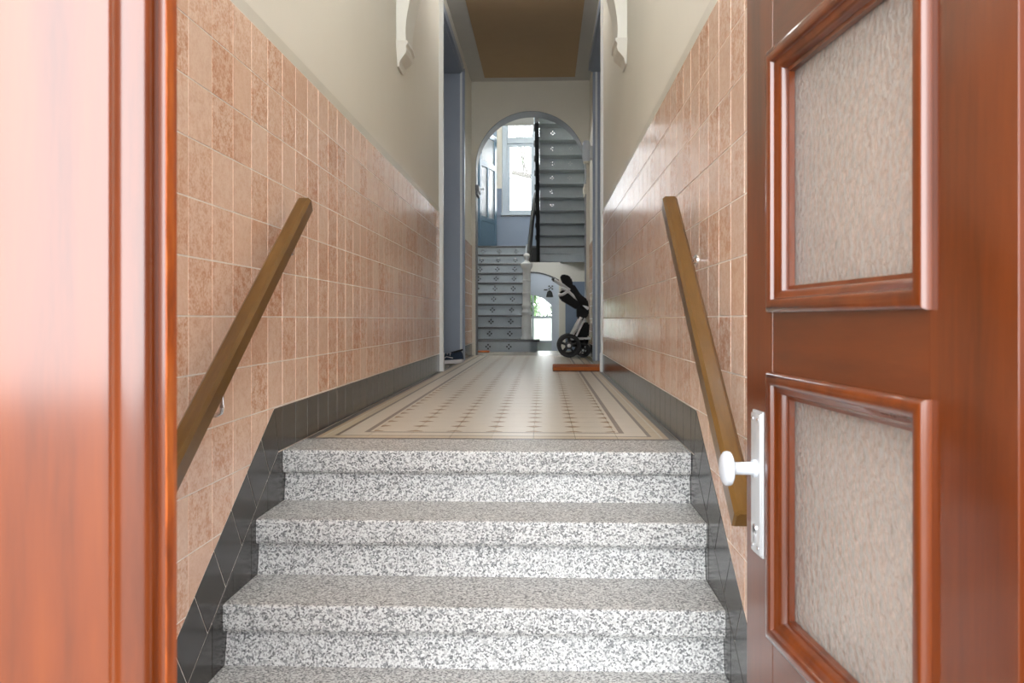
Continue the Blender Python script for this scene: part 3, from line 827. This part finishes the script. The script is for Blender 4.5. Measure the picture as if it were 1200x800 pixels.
wL = FX_1 - FX_0; cL = (FX_0 + FX_1) / 2
me_low = pierced(wL, RISE - 0.028, [-1.05 - cL, -0.77 - cL, -0.485 - cL], 0.026, 0.0105)
base = Vector(stair.location)
for i in range(1, 10):          # risers 2..10
    y = Y_S0 + GO * i
    o = bpy.data.objects.new('riser', me_low); COL.objects.link(o); o.parent = stair; o.location = Vector((cL, y, RISE * i)) - base
    if i < 9:
        m = MB(); m.box(FX_0, FX_1, y - 0.03, y + GO + 0.004, RISE * (i + 1) - 0.028, RISE * (i + 1), 0.008); m.build('tread', IRON_DARK, stair)
# bottom step with rounded end
def rounded(x1, y0, y1, r):
    pts = [(FX_0, y0), (x1 - r, y0)] + [(x1 - r + r * math.sin(R(a)), y0 + r - r * math.cos(R(a))) for a in range(15, 91, 15)] + [(x1, y1), (FX_0, y1)]
    return pts
m = MB(); m.prism(rounded(-0.10, Y_S0, Y_S0 + GO - 0.01, 0.12), 'z', 0.001, RISE - 0.03); bt = m.build('bottom_riser', IRON, stair, True)
for mx in (-1.05, -0.77, -0.485):
    m = MB()
    for ox, oz in ((0.026, 0), (-0.026, 0), (0, 0.026), (0, -0.026)): m.box(mx + ox - 0.0105, mx + ox + 0.0105, Y_S0 - 0.002, Y_S0 + 0.002, 0.072 + oz - 0.0105, 0.072 + oz + 0.0105)
    m.build('pierced_motif', IRON_BLACK, bt, off=(0, 0, 0))
m = MB(); m.prism(rounded(-0.065, Y_S0 - 0.035, Y_S0 + GO + 0.004, 0.15), 'z', RISE - 0.032, RISE); m.build('bottom_tread', IRON_DARK, stair, True)
# strings of the lower flight
def flight_string(x0, x1, mat, name):
    pts = [(Y_S0 + GO, 0.0)]
    y_top = Y_S0 + 9 * GO
    m = MB(); m.prism([(Y_S0 + GO, RISE * 0.9), (Y_S0 + GO, 0.02), (Y_S0 + GO * 1.2, 0.0), (y_top + 0.02, LAND - 0.30), (y_top + 0.02, LAND + 0.01), (y_top - 0.05, LAND + 0.02), (Y_S0 + GO, RISE * 2.0)], 'x', x0, x1)
    return m.build(name, mat, stair)
flight_string(-0.318, -0.285, IRON, 'flight_string')
# dark plate added under the lower flight so the riser holes stay dark
m = MB(); m.prism([(Y_S0 + GO + 0.06, 0.02), (Y_S0 + GO + 0.06, 0.08), (Y_L_ := Y_S0 + 9 * GO + 0.02, LAND - 0.22), (Y_L_, LAND - 0.30), (Y_S0 + GO * 1.6, 0.02)], 'x', FX_0, FX_1); m.build('added_hole_backing', IRON_BLACK, stair)
# landing
Y_L = Y_S0 + 9 * GO
m = MB(); m.box(FX_0, SXR - 0.002, Y_L - 0.03, Y_BACK - 0.001, LAND - 0.03, LAND, 0.006); m.build('landing', IRON_DARK, stair)
for (za, zb) in ((LAND - 0.147, LAND - 0.029), (LAND - 0.28, LAND - 0.146)):
    m = MB(); m.box(-0.08, SXR - 0.002, Y_L, Y_L + 0.02, za, zb, 0.006); m.build('landing_fascia', IRON, stair)
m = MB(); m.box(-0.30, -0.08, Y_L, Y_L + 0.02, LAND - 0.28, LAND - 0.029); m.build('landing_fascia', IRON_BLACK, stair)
for xx in (-0.9, -0.3, 0.3):
    m = MB(); m.box(xx, xx + 0.05, Y_L + 0.02, Y_BACK - 0.001, LAND - 0.2, LAND - 0.032); m.build('landing_joist', IRON, stair)
# upper flight rising back towards the arch, seen from below
UX0, UX1 = -0.075, SXR - 0.002
GU = 0.27; cU = (UX0 + UX1) / 2
me_up = pierced(UX1 - UX0, RISE - 0.022, [0.12 - cU, 0.39 - cU, 0.66 - cU], 0.022, 0.0040)
for k in range(10):
    y = Y_L - GU * k
    o = bpy.data.objects.new('upper_riser', me_up); COL.objects.link(o); o.parent = stair; o.location = Vector((cU, y, LAND + RISE * k)) - base
    m = MB(); m.box(UX0, UX1, y - GU - 0.012, y + 0.025, LAND + RISE * (k + 1) - 0.022, LAND + RISE * (k + 1), 0.006); m.build('upper_tread', IRON, stair)
pts = [(Y_L + 0.03, LAND - 0.28)]
low = [(Y_L + 0.03, LAND - 0.28)]
for k in range(10):
    y = Y_L - GU * k
    low += [(y - 0.02, LAND + RISE * k - 0.06), (y - 0.02 - 0.04, LAND + RISE * k + 0.02)] if k else []
top = [(Y_L - GU * 10, LAND + RISE * 10 + 0.10), (Y_L + 0.03, LAND + 0.22)]
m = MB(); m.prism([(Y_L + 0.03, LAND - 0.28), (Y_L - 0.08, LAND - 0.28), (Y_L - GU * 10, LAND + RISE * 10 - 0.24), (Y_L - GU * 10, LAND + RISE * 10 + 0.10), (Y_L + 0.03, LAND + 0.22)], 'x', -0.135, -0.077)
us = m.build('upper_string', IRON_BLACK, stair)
for k in range(10):      # stepped brackets on the outer side of the string
    y = Y_L - GU * k; zz = LAND + RISE * (k + 1)
    m = MB(); m.box(-0.155, -0.134, y - GU * 0.75, y - GU * 0.1, zz - 0.075, zz - 0.01, 0.004); m.build('string_bracket', IRON_BLACK, us, off=(0, 0, 0))
# newel
nx, ny = -0.245, Y_S0 + 0.16; nz = RISE
k = 1.0
prof = [(0.066, 0.0), (0.066, 0.03), (0.058, 0.045), (0.060, 0.14), (0.058, 0.30), (0.050, 0.33), (0.062, 0.345), (0.064, 0.375), (0.054, 0.39), (0.046, 0.42), (0.050, 0.435), (0.058, 0.45), (0.056, 0.475), (0.048, 0.49), (0.047, 0.62), (0.050, 0.625), (0.050, 0.64), (0.046, 0.645), (0.045, 0.80), (0.049, 0.805), (0.049, 0.82), (0.045, 0.825), (0.044, 0.96), (0.052, 0.975), (0.062, 0.99), (0.070, 1.02), (0.070, 1.045), (0.050, 1.06), (0.030, 1.075), (0.026, 1.095), (0.034, 1.11)]
prof += [(0.045 * math.sin(R(a)), 1.150 - 0.045 * math.cos(R(a))) for a in range(50, 171, 15)] + [(0.004, 1.1955)]
prof = [(r_ * (1.18 if h_ < 1.08 else 1.0), h_) for r_, h_ in prof]
m = MB(); m.lathe(prof, (nx, ny, nz), 28); m.build('newel_post', NEWEL, stair, True)
# handrail of the lower flight and its balusters
rail = [(nx + 0.02, ny + 0.06, 1.20), (-0.21, 12.2, 1.55), (-0.19, 13.0, 1.99), (-0.165, 13.8, 2.42), (-0.15, 14.05, 2.55), (-0.13, 14.13, 2.60), (-0.105, 14.15, 2.66), (-0.095, 14.05, 2.74)]
m = MB(); m.tube(rail, 0.034, 10); m.build('handrail', IRON_BLACK, stair, True)
for i in range(2, 9):
    y = Y_S0 + GO * i + 0.12
    t = (y - 11.57) / (13.8 - 11.57); zt = 1.20 + t * 1.22
    m = MB(); m.tube([(-0.300, y, RISE * (i + 1)), (-0.30 + 0.05, y, RISE * (i + 1) + 0.3), (-0.235 + 0.06 * t, y, zt - 0.02)], 0.007, 6); m.build('baluster', IRON_BLACK, stair)

# ------------------------------------------------------------------ stair window
w1 = bpy.data.objects.new('window_1', None); COL.objects.link(w1); w1.location = (0, Y_BACK, WZ0); struct(w1, 'tall casement window with upper light on the stair landing')
def wpart(name, mat, *b, bev=0.004):
    m = MB(); m.box(*b, bev); return m.build(name, mat, w1)
PALE = paint('pale_blue_frame_paint', (168, 182, 194), 0.3, 0.05)
yw0, yw1 = Y_BACK - 0.03, Y_BACK + 0.09
wpart('frame_post', PALE, WX0 - 0.07, WX0 + 0.02, yw0, yw1, WZ0 - 0.02, WZ1 + 0.05); wpart('frame_post', PALE, WX1 - 0.02, WX1 + 0.07, yw0, yw1, WZ0 - 0.02, WZ1 + 0.05)
wpart('frame_head', PALE, WX0 - 0.07, WX1 + 0.07, yw0, yw1, WZ1 - 0.02, WZ1 + 0.05)
wpart('window_sill', PALE, WX0 - 0.09, WX1 + 0.09, Y_BACK - 0.08, yw1, WZ0 - 0.05, WZ0 + 0.0)
wpart('transom', PALE, WX0 + 0.02, WX1 - 0.02, yw0 + 0.015, yw1, 3.74, 3.84)
for za, zb in ((WZ0, 3.74), (3.84, WZ1 - 0.02)):
    for xa, xb in ((WX0 + 0.02, -0.20), (-0.20, WX1 - 0.02)):
        f = 0.055 if za < 3 else 0.025
        wpart('sash_stile', PALE, xa, xa + f, Y_BACK + 0.01, Y_BACK + 0.06, za, zb); wpart('sash_stile', PALE, xb - f, xb, Y_BACK + 0.01, Y_BACK + 0.06, za, zb)
        wpart('sash_rail', PALE, xa + f, xb - f, Y_BACK + 0.01, Y_BACK + 0.06, za, za + f); wpart('sash_rail', PALE, xa + f, xb - f, Y_BACK + 0.01, Y_BACK + 0.06, zb - f, zb)
        wpart('pane', GLASS, xa + f, xb - f, Y_BACK + 0.032, Y_BACK + 0.036, za + f, zb - f, bev=0)

# ------------------------------------------------------------------ garden door under the landing
d5 = bpy.data.objects.new('door_5', None); COL.objects.link(d5); d5.location = (-0.25, Y_BACK, LOWER); struct(d5, 'white glazed garden door with arched head, seen right of the newel post')
dc = -0.25; hwid = 0.52
def seg(x, top, rise, w): return top - rise * ((x - dc) / w) ** 2
nseg = 16
xsx = [dc - hwid + 2 * hwid * k / nseg for k in range(nseg + 1)]
def dpart(name, mat, mb, smooth=False): return mb.build(name, mat, d5, smooth)
# top panel between arched head and the arched light
GX0, GX1 = dc - 0.36, 0.135
gx = [GX0 + (GX1 - GX0) * k / nseg for k in range(nseg + 1)]
m = MB(); m.prism([(x, seg(x, 1.31, 0.15, hwid)) for x in xsx] + [(dc + hwid, 0.72), (GX1, 0.72)] + [(x, seg(x, 0.90, 0.20, GX1 - dc)) for x in reversed(gx)] + [(GX0, 0.72), (dc - hwid, 0.72)], 'y', Y_BACK - 0.02, Y_BACK + 0.03)
dpart('arched_head_panel', WHITE_BLUE, m)
m = MB(); bm = m.bm
for (a, b) in zip(xsx, xsx[1:]):
    za, zb_ = seg(a, 1.31, 0.15, hwid), seg(b, 1.31, 0.15, hwid); m.prism([(a, za), (b, zb_), (b, zb_ + 0.025), (a, za + 0.025)], 'y', Y_BACK - 0.05, Y_BACK + 0.03)
dpart('arched_dark_strip', IRON_DARK, m)
m = MB(); m.prism([(x, seg(x, 1.336, 0.15, hwid)) for x in xsx] + [(dc + hwid, 1.345), (dc - hwid, 1.345)], 'y', Y_BACK - 0.01, Y_BACK + 0.03); dpart('head_infill', CREAM, m)
for xa, xb in ((dc - hwid, GX0), (GX1, dc + hwid)):
    m = MB(); m.box(xa, xb, Y_BACK - 0.02, Y_BACK + 0.03, LOWER + 0.01, 0.72); dpart('stile', WHITE_BLUE, m)
for za, zb in ((0.465, 0.505), (0.015, 0.05), (LOWER + 0.01, LOWER + 0.15)):
    m = MB(); m.box(GX0, GX1, Y_BACK - 0.018, Y_BACK + 0.028, za, zb); dpart('rail', WHITE_BLUE, m)
m = MB(); m.box(dc + 0.02, dc + 0.05, Y_BACK - 0.015, Y_BACK + 0.025, 0.05, 0.90); dpart('glazing_bar', WHITE_BLUE, m)
m = MB(); m.prism([(GX0, 0.505), (GX1, 0.505), (GX1, 0.70)] + [(x, seg(x, 0.90, 0.20, GX1 - dc)) for x in reversed(gx)] + [(GX0, 0.70)], 'y', Y_BACK + 0.0, Y_BACK + 0.004); dpart('arched_pane', GLASS, m)
m = MB(); m.box(GX0, GX1, Y_BACK, Y_BACK + 0.004, 0.05, 0.465); dpart('obscure_pane', GLASS_BACK, m)
m = MB(); m.box(GX0, GX1, Y_BACK, Y_BACK + 0.012, LOWER + 0.15, 0.015); dpart('door_panel', paint('pale_green_white_panel', (206, 222, 222), 0.4), m)
m = MB()   # dark little house-shaped ornament with a side bar
m.prism([(0.03, 0.86), (0.165, 0.86), (0.145, 0.95), (0.115, 0.985), (0.075, 0.985), (0.05, 0.95)], 'y', Y_BACK - 0.035, Y_BACK - 0.021)
m.box(-0.01, 0.06, Y_BACK - 0.033, Y_BACK - 0.022, 0.985, 1.005)
for i in range(3):
    for j in range(3):
        if (i + j) % 2 == 0: m.box(0.075 + i * 0.03, 0.102 + i * 0.03, Y_BACK - 0.033, Y_BACK - 0.022, 1.0 + j * 0.026, 1.024 + j * 0.026)
dpart('dark_ornament', DARK_PLASTIC, m)

# ------------------------------------------------------------------ half-open landing door
P1 = Vector((-1.13, 14.32, LAND)); P2 = Vector((-0.885, 15.14, LAND))
d6 = bpy.data.objects.new('door_6', None); COL.objects.link(d6); d6.location = P2; dd = P1 - P2; d6.rotation_euler = (0, 0, math.atan2(dd.y, dd.x)); struct(d6, 'petrol blue panelled door with tall glass panes standing ajar on the landing')
WD = dd.length
def lp(name, mat, *b, bev=0.004):
    m = MB(); m.box(*b, bev); return m.build(name, mat, d6, off=(0, 0, 0))
HD = 2.06
lp('stile', TEAL, 0, 0.10, -0.02, 0.02, 0.012, HD); lp('stile', TEAL, WD - 0.10, WD, -0.02, 0.02, 0.012, HD)
lp('muntin', TEAL, WD / 2 - 0.035, WD / 2 + 0.035, -0.018, 0.018, 0.55, 1.42)
for za, zb in ((0.012, 0.14), (0.46, 0.55), (1.42, 1.52), (1.96, HD)): lp('rail', TEAL, 0.10, WD - 0.10, -0.019, 0.019, za, zb)
lp('door_panel', TEAL, 0.10, WD - 0.10, -0.008, 0.008, 0.14, 0.46)
lp('pane', GLASS_BACK, 0.10, WD / 2 - 0.035, -0.003, 0.003, 0.55, 1.42, bev=0); lp('pane', GLASS_BACK, WD / 2 + 0.035, WD - 0.10, -0.003, 0.003, 0.55, 1.42, bev=0); lp('pane', GLASS_BACK, 0.10, WD - 0.10, -0.003, 0.003, 1.52, 1.96, bev=0)
m = MB(); m.lathe([(0.02, 0.02), (0.012, 0.03), (0.012, 0.05), (0.026, 0.06), (0.022, 0.08), (0.004, 0.085)], (WD - 0.05, 0, 1.0), 14, 'y'); m.build('door_knob', ALU, d6, True, off=(0, 0, 0))
m = MB(); m.box(SXL + 0.001, -0.87, 15.17, 15.24, LAND + 0.001, LAND + 2.2); struct(m.build('trim_5', TEAL))

# ------------------------------------------------------------------ wall lamp
wl = thing('wall_lamp', (0.49, 9.70, 2.28), 'opal glass wall lamp on the right wall just before the arch', 'lamp')
m = MB(); m.lathe([(0.030, 0.0), (0.043, 0.012), (0.047, 0.04), (0.047, 0.19), (0.043, 0.225), (0.028, 0.245), (0.006, 0.250)], (0.487, 9.70, 2.275), 24); m.build('lamp_shade', OPAL, wl, True)
m = MB(); m.box(0.525, XRF + 0.004, 9.66, 9.74, 2.30, 2.46, 0.006); m.build('wall_plate', WHITE, wl)
m = MB(); m.lathe([(0.034, 2.255), (0.036, 2.262), (0.036, 2.278), (0.030, 2.285)], (0.487, 9.70, 0), 20); m.box(0.49, 0.53, 9.685, 9.715, 2.262, 2.29); m.build('lamp_holder', CREAM_BAND, wl, True)

# ------------------------------------------------------------------ doormats
dm = thing('doormat', (0.36, 7.40, 0), 'orange brown coir doormat at the right apartment doorway', 'doormat', 'coir doormats')
m = MB(); m.box(0.075, 0.66, 7.13, 7.62, 0.003, 0.038, 0.008); m.build('coir_pile', COIR, dm)
m = MB(); m.box(0.072, 0.663, 7.127, 7.623, 0.0005, 0.006); m.build('rubber_backing', RUBBER, dm)
dm2 = thing('doormat', (-0.87, 11.20, 0), 'small orange brown mat at the foot of the iron staircase', 'doormat', 'coir doormats')
m = MB(); m.box(-0.98, -0.74, 11.12, 11.28, 0.003, 0.022, 0.006); m.build('coir_pile', COIR, dm2)
m = MB(); m.box(-0.983, -0.737, 11.117, 11.283, 0.0005, 0.005); m.build('rubber_backing', RUBBER, dm2)

# ------------------------------------------------------------------ trainers by the left doorway
def sneaker(loc, rz, tilt, label):
    root = thing('sneaker', loc, label, 'shoe', 'pair of trainers by the left doorway')
    root.rotation_euler = (0, tilt, rz); root.scale = (1.05, 1.05, 1.15)
    # local: toe towards +x
    secs = [(-0.145, 0.026, 0.075), (-0.135, 0.034, 0.098), (-0.10, 0.038, 0.102), (-0.05, 0.038, 0.088), (0.0, 0.041, 0.082), (0.05, 0.047, 0.066), (0.10, 0.047, 0.050), (0.135, 0.036, 0.042), (0.152, 0.018, 0.034)]
    m = MB(); bm = m.bm; rings = []
    for (x, w, h) in secs:
        ring = []
        for k in range(11):
            a = math.pi * k / 10
            ring.append(bm.verts.new((x, w * math.cos(a), 0.026 + (h - 0.026) * math.sin(a) ** 0.8)))
        rings.append(ring)
    for A, B in zip(rings, rings[1:]):
        for k in range(10): bm.faces.new([A[k], A[k + 1], B[k + 1], B[k]])
    bm.faces.new(rings[0]); bm.faces.new(rings[-1])
    up = m.build('upper', NAVY, root, True, off=(0, 0, 0))
    m = MB(); bm = m.bm; A = []; B = []
    outl = [(x, w + 0.006) for x, w, h in secs] + [(x, -w - 0.006) for x, w, h in reversed(secs)]
    def zb(x): return 0.0 + max(0, x - 0.09) * 0.25
    A = [bm.verts.new((x, y, zb(x))) for x, y in outl]; B = [bm.verts.new((x, y * 0.96, 0.030 + max(0, x - 0.09) * 0.1)) for x, y in outl]
    for i in range(len(A)): bm.faces.new([A[i], A[(i + 1) % len(A)], B[(i + 1) % len(A)], B[i]])
    bm.faces.new(A[::-1]); bm.faces.new(B)
    m.build('sole', SOLE, root, off=(0, 0, 0))
    m = MB(); m.tube([(-0.10 + 0.04 * math.cos(R(a)) - 0.005, 0.026 * math.sin(R(a)), 0.100 - 0.008 * math.cos(R(a))) for a in range(0, 360, 30)], 0.008, 8, closed=True); m.build('collar', BLACK_FABRIC, root, True, off=(0, 0, 0))
    for i in range(4):
        x = -0.035 + 0.026 * i; h = 0.088 - 0.009 * i
        m = MB(); m.tube([(x, -0.03, h - 0.022), (x + 0.004, -0.012, h), (x + 0.006, 0.012, h), (x + 0.002, 0.03, h - 0.022)], 0.004, 6); m.build('lace', SOLE, root, True, off=(0, 0, 0))
    for sy in (-1, 1):
        m = MB(); m.tube([(-0.06, sy * 0.040, 0.045), (0.0, sy * 0.0435, 0.060), (0.05, sy * 0.047, 0.036)], 0.004, 6); m.build('side_stripe', SOLE, root, True, off=(0, 0, 0))
    return root
sneaker((-0.945, 8.14, 0.012), R(172), R(4), 'nearer navy trainer with white sole, heel turned to the hall')
sneaker((-1.01, 8.36, 0.001), R(184), 0, 'farther navy trainer with white sole, nearly hidden behind its mate')

# ------------------------------------------------------------------ pushchair
yN, yF = 9.72, 10.10
st = thing('pushchair', (0.33, 9.9, 0), 'black and silver pushchair with grey wheels parked at the right wall by the arch', 'pushchair')
SILVER = paint('silver_white_tube_paint', (232, 234, 236), 0.35, 0.04)
def wheel(c, r, w, group):
    m = MB(); n = 36
    prof = [(r * 0.70, -w / 2), (r * 0.93, -w / 2), (r, -w / 4), (r, w / 4), (r * 0.93, w / 2), (r * 0.70, w / 2)]
    bm = m.bm; rings = []
    for rr, hh in prof: rings.append([bm.verts.new((c[0] + rr * math.cos(2 * math.pi * k / n), c[1] + hh, c[2] + rr * math.sin(2 * math.pi * k / n))) for k in range(n)])
    for i in range(len(rings)):
        A, B = rings[i], rings[(i + 1) % len(rings)]
        for k in range(n): bm.faces.new([A[k], A[(k + 1) % n], B[(k + 1) % n], B[k]])
    w_o = m.build('wheel', RUBBER, st, True)
    m = MB(); m.lathe([(r * 0.30, -w * 0.3), (r * 0.30, w * 0.3)], c, 16, 'y')
    for k in range(5):
        a = 2 * math.pi * k / 5 + 0.3
        p = Vector((c[0] + r * 0.75 * math.cos(a), c[1], c[2] + r * 0.75 * math.sin(a))); m.tube([c, p], r * 0.085, 8)
    m.build('spokes', DARK_PLASTIC, w_o, True, off=(0, 0, 0))
    m = MB(); m.tube([(c[0] + r * 0.70 * math.cos(2 * math.pi * k / 28), c[1] - w * 0.42, c[2] + r * 0.70 * math.sin(2 * math.pi * k / 28)) for k in range(28)], r * 0.045, 6, closed=True); m.build('rim', DARK_PLASTIC, w_o, True, off=(0, 0, 0))
    m = MB(); m.lathe([(r * 0.16, -w * 0.42), (r * 0.12, -w * 0.5)], c, 14, 'y'); m.build('hub_cap', ALU, w_o, True, off=(0, 0, 0))
for y in (yN, yF):
    wheel((0.287, y, 0.139), 0.138, 0.05, 'r'); wheel((0.452, y + 0.02, 0.085), 0.084, 0.04, 'f')
m = MB(); m.tube([(0.287, yN, 0.139), (0.287, yF, 0.139)], 0.012, 10); m.build('axle', DARK_PLASTIC, st, True)
m = MB(); m.tube([(0.452, yN, 0.085), (0.452, yF + 0.02, 0.085)], 0.009, 8); m.build('front_axle', DARK_PLASTIC, st, True)
for y in (yN + 0.03, yF - 0.03):
    def bar(name, pts, r, mat): m = MB(); m.tube(pts, r, 8); return m.build(name, mat, st, True)
    bar('chassis_tube', [(0.287, y, 0.215), (0.41, y, 0.218), (0.535, y, 0.222)], 0.013, SILVER)
    bar('leg', [(0.300, y, 0.215), (0.43, y, 0.47)], 0.020, SILVER)
    bar('leg', [(0.355, y + 0.015, 0.215), (0.475, y + 0.015, 0.46)], 0.012, SILVER)
    bar('seat_frame', [(0.20, y, 0.815), (0.265, y, 0.785), (0.515, y, 0.565)], 0.017, SILVER)
    bar('push_handle', [(0.115, y, 0.915), (0.15, y, 0.89), (0.225, y, 0.845), (0.30, y, 0.79)], 0.013, SILVER)
    bar('armrest', [(0.165, y, 0.735), (0.21, y, 0.733), (0.285, y, 0.785)], 0.021, SILVER)
    bar('fork', [(0.287, y, 0.139), (0.30, y, 0.22)], 0.014, DARK_PLASTIC)
    bar('fork', [(0.452, y, 0.085), (0.47, y, 0.22)], 0.011, DARK_PLASTIC)
m = MB(); m.tube([(0.115, yN + 0.03, 0.915), (0.10, yN + 0.06, 0.925), (0.10, yF - 0.06, 0.925), (0.115, yF - 0.03, 0.915)], 0.015, 10); m.build('handle_grip', DARK_PLASTIC, st, True)
def fabric(name, pts, inset_y=0.0, bev=0.015):
    m = MB(); m.prism(pts, 'y', yN + 0.01 + inset_y, yF - 0.01 - inset_y)
    bmesh.ops.bevel(m.bm, geom=list(m.bm.edges), offset=bev, segments=2, affect='EDGES')
    return m.build(name, BLACK_FABRIC, st, True)
fabric('hood', [(0.185, 0.965), (0.255, 0.972), (0.315, 0.935), (0.335, 0.85), (0.29, 0.80), (0.235, 0.85), (0.205, 0.90)])
fabric('backrest', [(0.27, 0.84), (0.345, 0.86), (0.425, 0.735), (0.505, 0.675), (0.52, 0.585), (0.40, 0.60)], 0.0)
fabric('seat', [(0.165, 0.76), (0.24, 0.80), (0.42, 0.63), (0.385, 0.56), (0.29, 0.62), (0.19, 0.675)], 0.01)
fabric('footmuff', [(0.385, 0.60), (0.515, 0.585), (0.52, 0.50), (0.46, 0.43), (0.385, 0.46)], 0.02)
fabric('basket', [(0.33, 0.235), (0.52, 0.235), (0.53, 0.40), (0.47, 0.42), (0.40, 0.32)], 0.05)
fabric('under_basket', [(0.32, 0.12), (0.50, 0.13), (0.52, 0.21), (0.31, 0.21)], 0.06, 0.01)

# ------------------------------------------------------------------ garden behind the house
m = MB(); m.box(-12, 12, Y_BACK + 0.25, 40, LOWER - 0.4, LOWER - 0.15); struct(m.build('floor_garden', paint('garden_lawn', (66, 86, 44), 0.9, 0.25, 3)))
tr = thing('pollard_tree', (0.5, 18.2, LOWER - 0.15), 'pale pollarded tree with thin shoots outside the stair window', 'tree')
m = MB(); m.tube([(0.5, 18.2, LOWER - 0.15), (0.48, 18.2, 1.2), (0.45, 18.2, 2.6), (0.40, 18.2, 3.55)], 0.16, 10, 0.10); m.build('trunk', BARK, tr, True)
for (pa, pb, pc, ra) in (((0.42, 18.2, 3.3), (0.0, 18.15, 3.50), (-0.70, 18.1, 3.64), 0.085), ((0.42, 18.2, 3.4), (0.9, 18.2, 3.6), (1.5, 18.2, 3.75), 0.06), ((-0.05, 18.15, 3.50), (-0.16, 18.3, 3.62), (-0.26, 18.4, 3.68), 0.05)):
    m = MB(); m.tube([pa, pb, pc], ra, 8, ra * 0.6); m.build('limb', BARK, tr, True)
rs = random.Random(3)
for i in range(22):
    x = rs.uniform(-0.72, 0.4); h0 = 3.62 - (x + 0.7) * 0.2; dx = rs.uniform(-0.35, 0.35); hh = rs.uniform(0.7, 1.3) * (1 if rs.random() < 0.7 else -0.55)
    m = MB(); m.tube([(x, 18.12, h0), (x + dx * 0.4, 18.12 + rs.uniform(-.1, .1), h0 + hh * 0.5), (x + dx, 18.12 + rs.uniform(-.2, .2), h0 + hh)], 0.018, 5, 0.009); m.build('shoot', BARK, tr, True)
def leaves(name, centre, ext, n, size, parent):
    m = MB(); bm = m.bm
    for i in range(n):
        c = Vector((centre[0] + rs.gauss(0, ext[0]), centre[1] + rs.gauss(0, ext[1]), centre[2] + rs.gauss(0, ext[2])))
        a = Vector((rs.gauss(0, 1), rs.gauss(0, 1), rs.gauss(0, 1))).normalized() * size; b = a.orthogonal().normalized() * size * 0.6
        bm.faces.new([bm.verts.new(c - a), bm.verts.new(c + b), bm.verts.new(c + a), bm.verts.new(c - b)])
    o = m.build(name, LEAF, parent); o['kind'] = 'stuff'; return o
leaves('foliage', (-0.45, 18.2, 3.95), (0.12, 0.1, 0.10), 120, 0.03, tr)
sh = thing('garden_shrub', (-0.3, 19.5, LOWER - 0.15), 'leafy green shrub seen through the arched pane of the garden door', 'shrub')
m = MB(); m.tube([(-0.45, 19.5, LOWER - 0.15), (-0.42, 19.5, 0.5)], 0.05, 8); m.build('stem', BARK, sh)
leaves('foliage', (-0.50, 19.5, 0.55), (0.2, 0.3, 0.5), 3500, 0.06, sh)
sh2 = thing('garden_shrub', (0.6, 20.5, LOWER - 0.15), 'leafy green shrub right of the white gap beyond the garden door', 'shrub')
m = MB(); m.tube([(0.5, 20.5, LOWER - 0.15), (0.5, 20.5, 0.4)], 0.05, 8); m.build('stem', BARK, sh2)
leaves('foliage', (0.45, 20.5, 0.5), (0.15, 0.3, 0.45), 3000, 0.06, sh2)
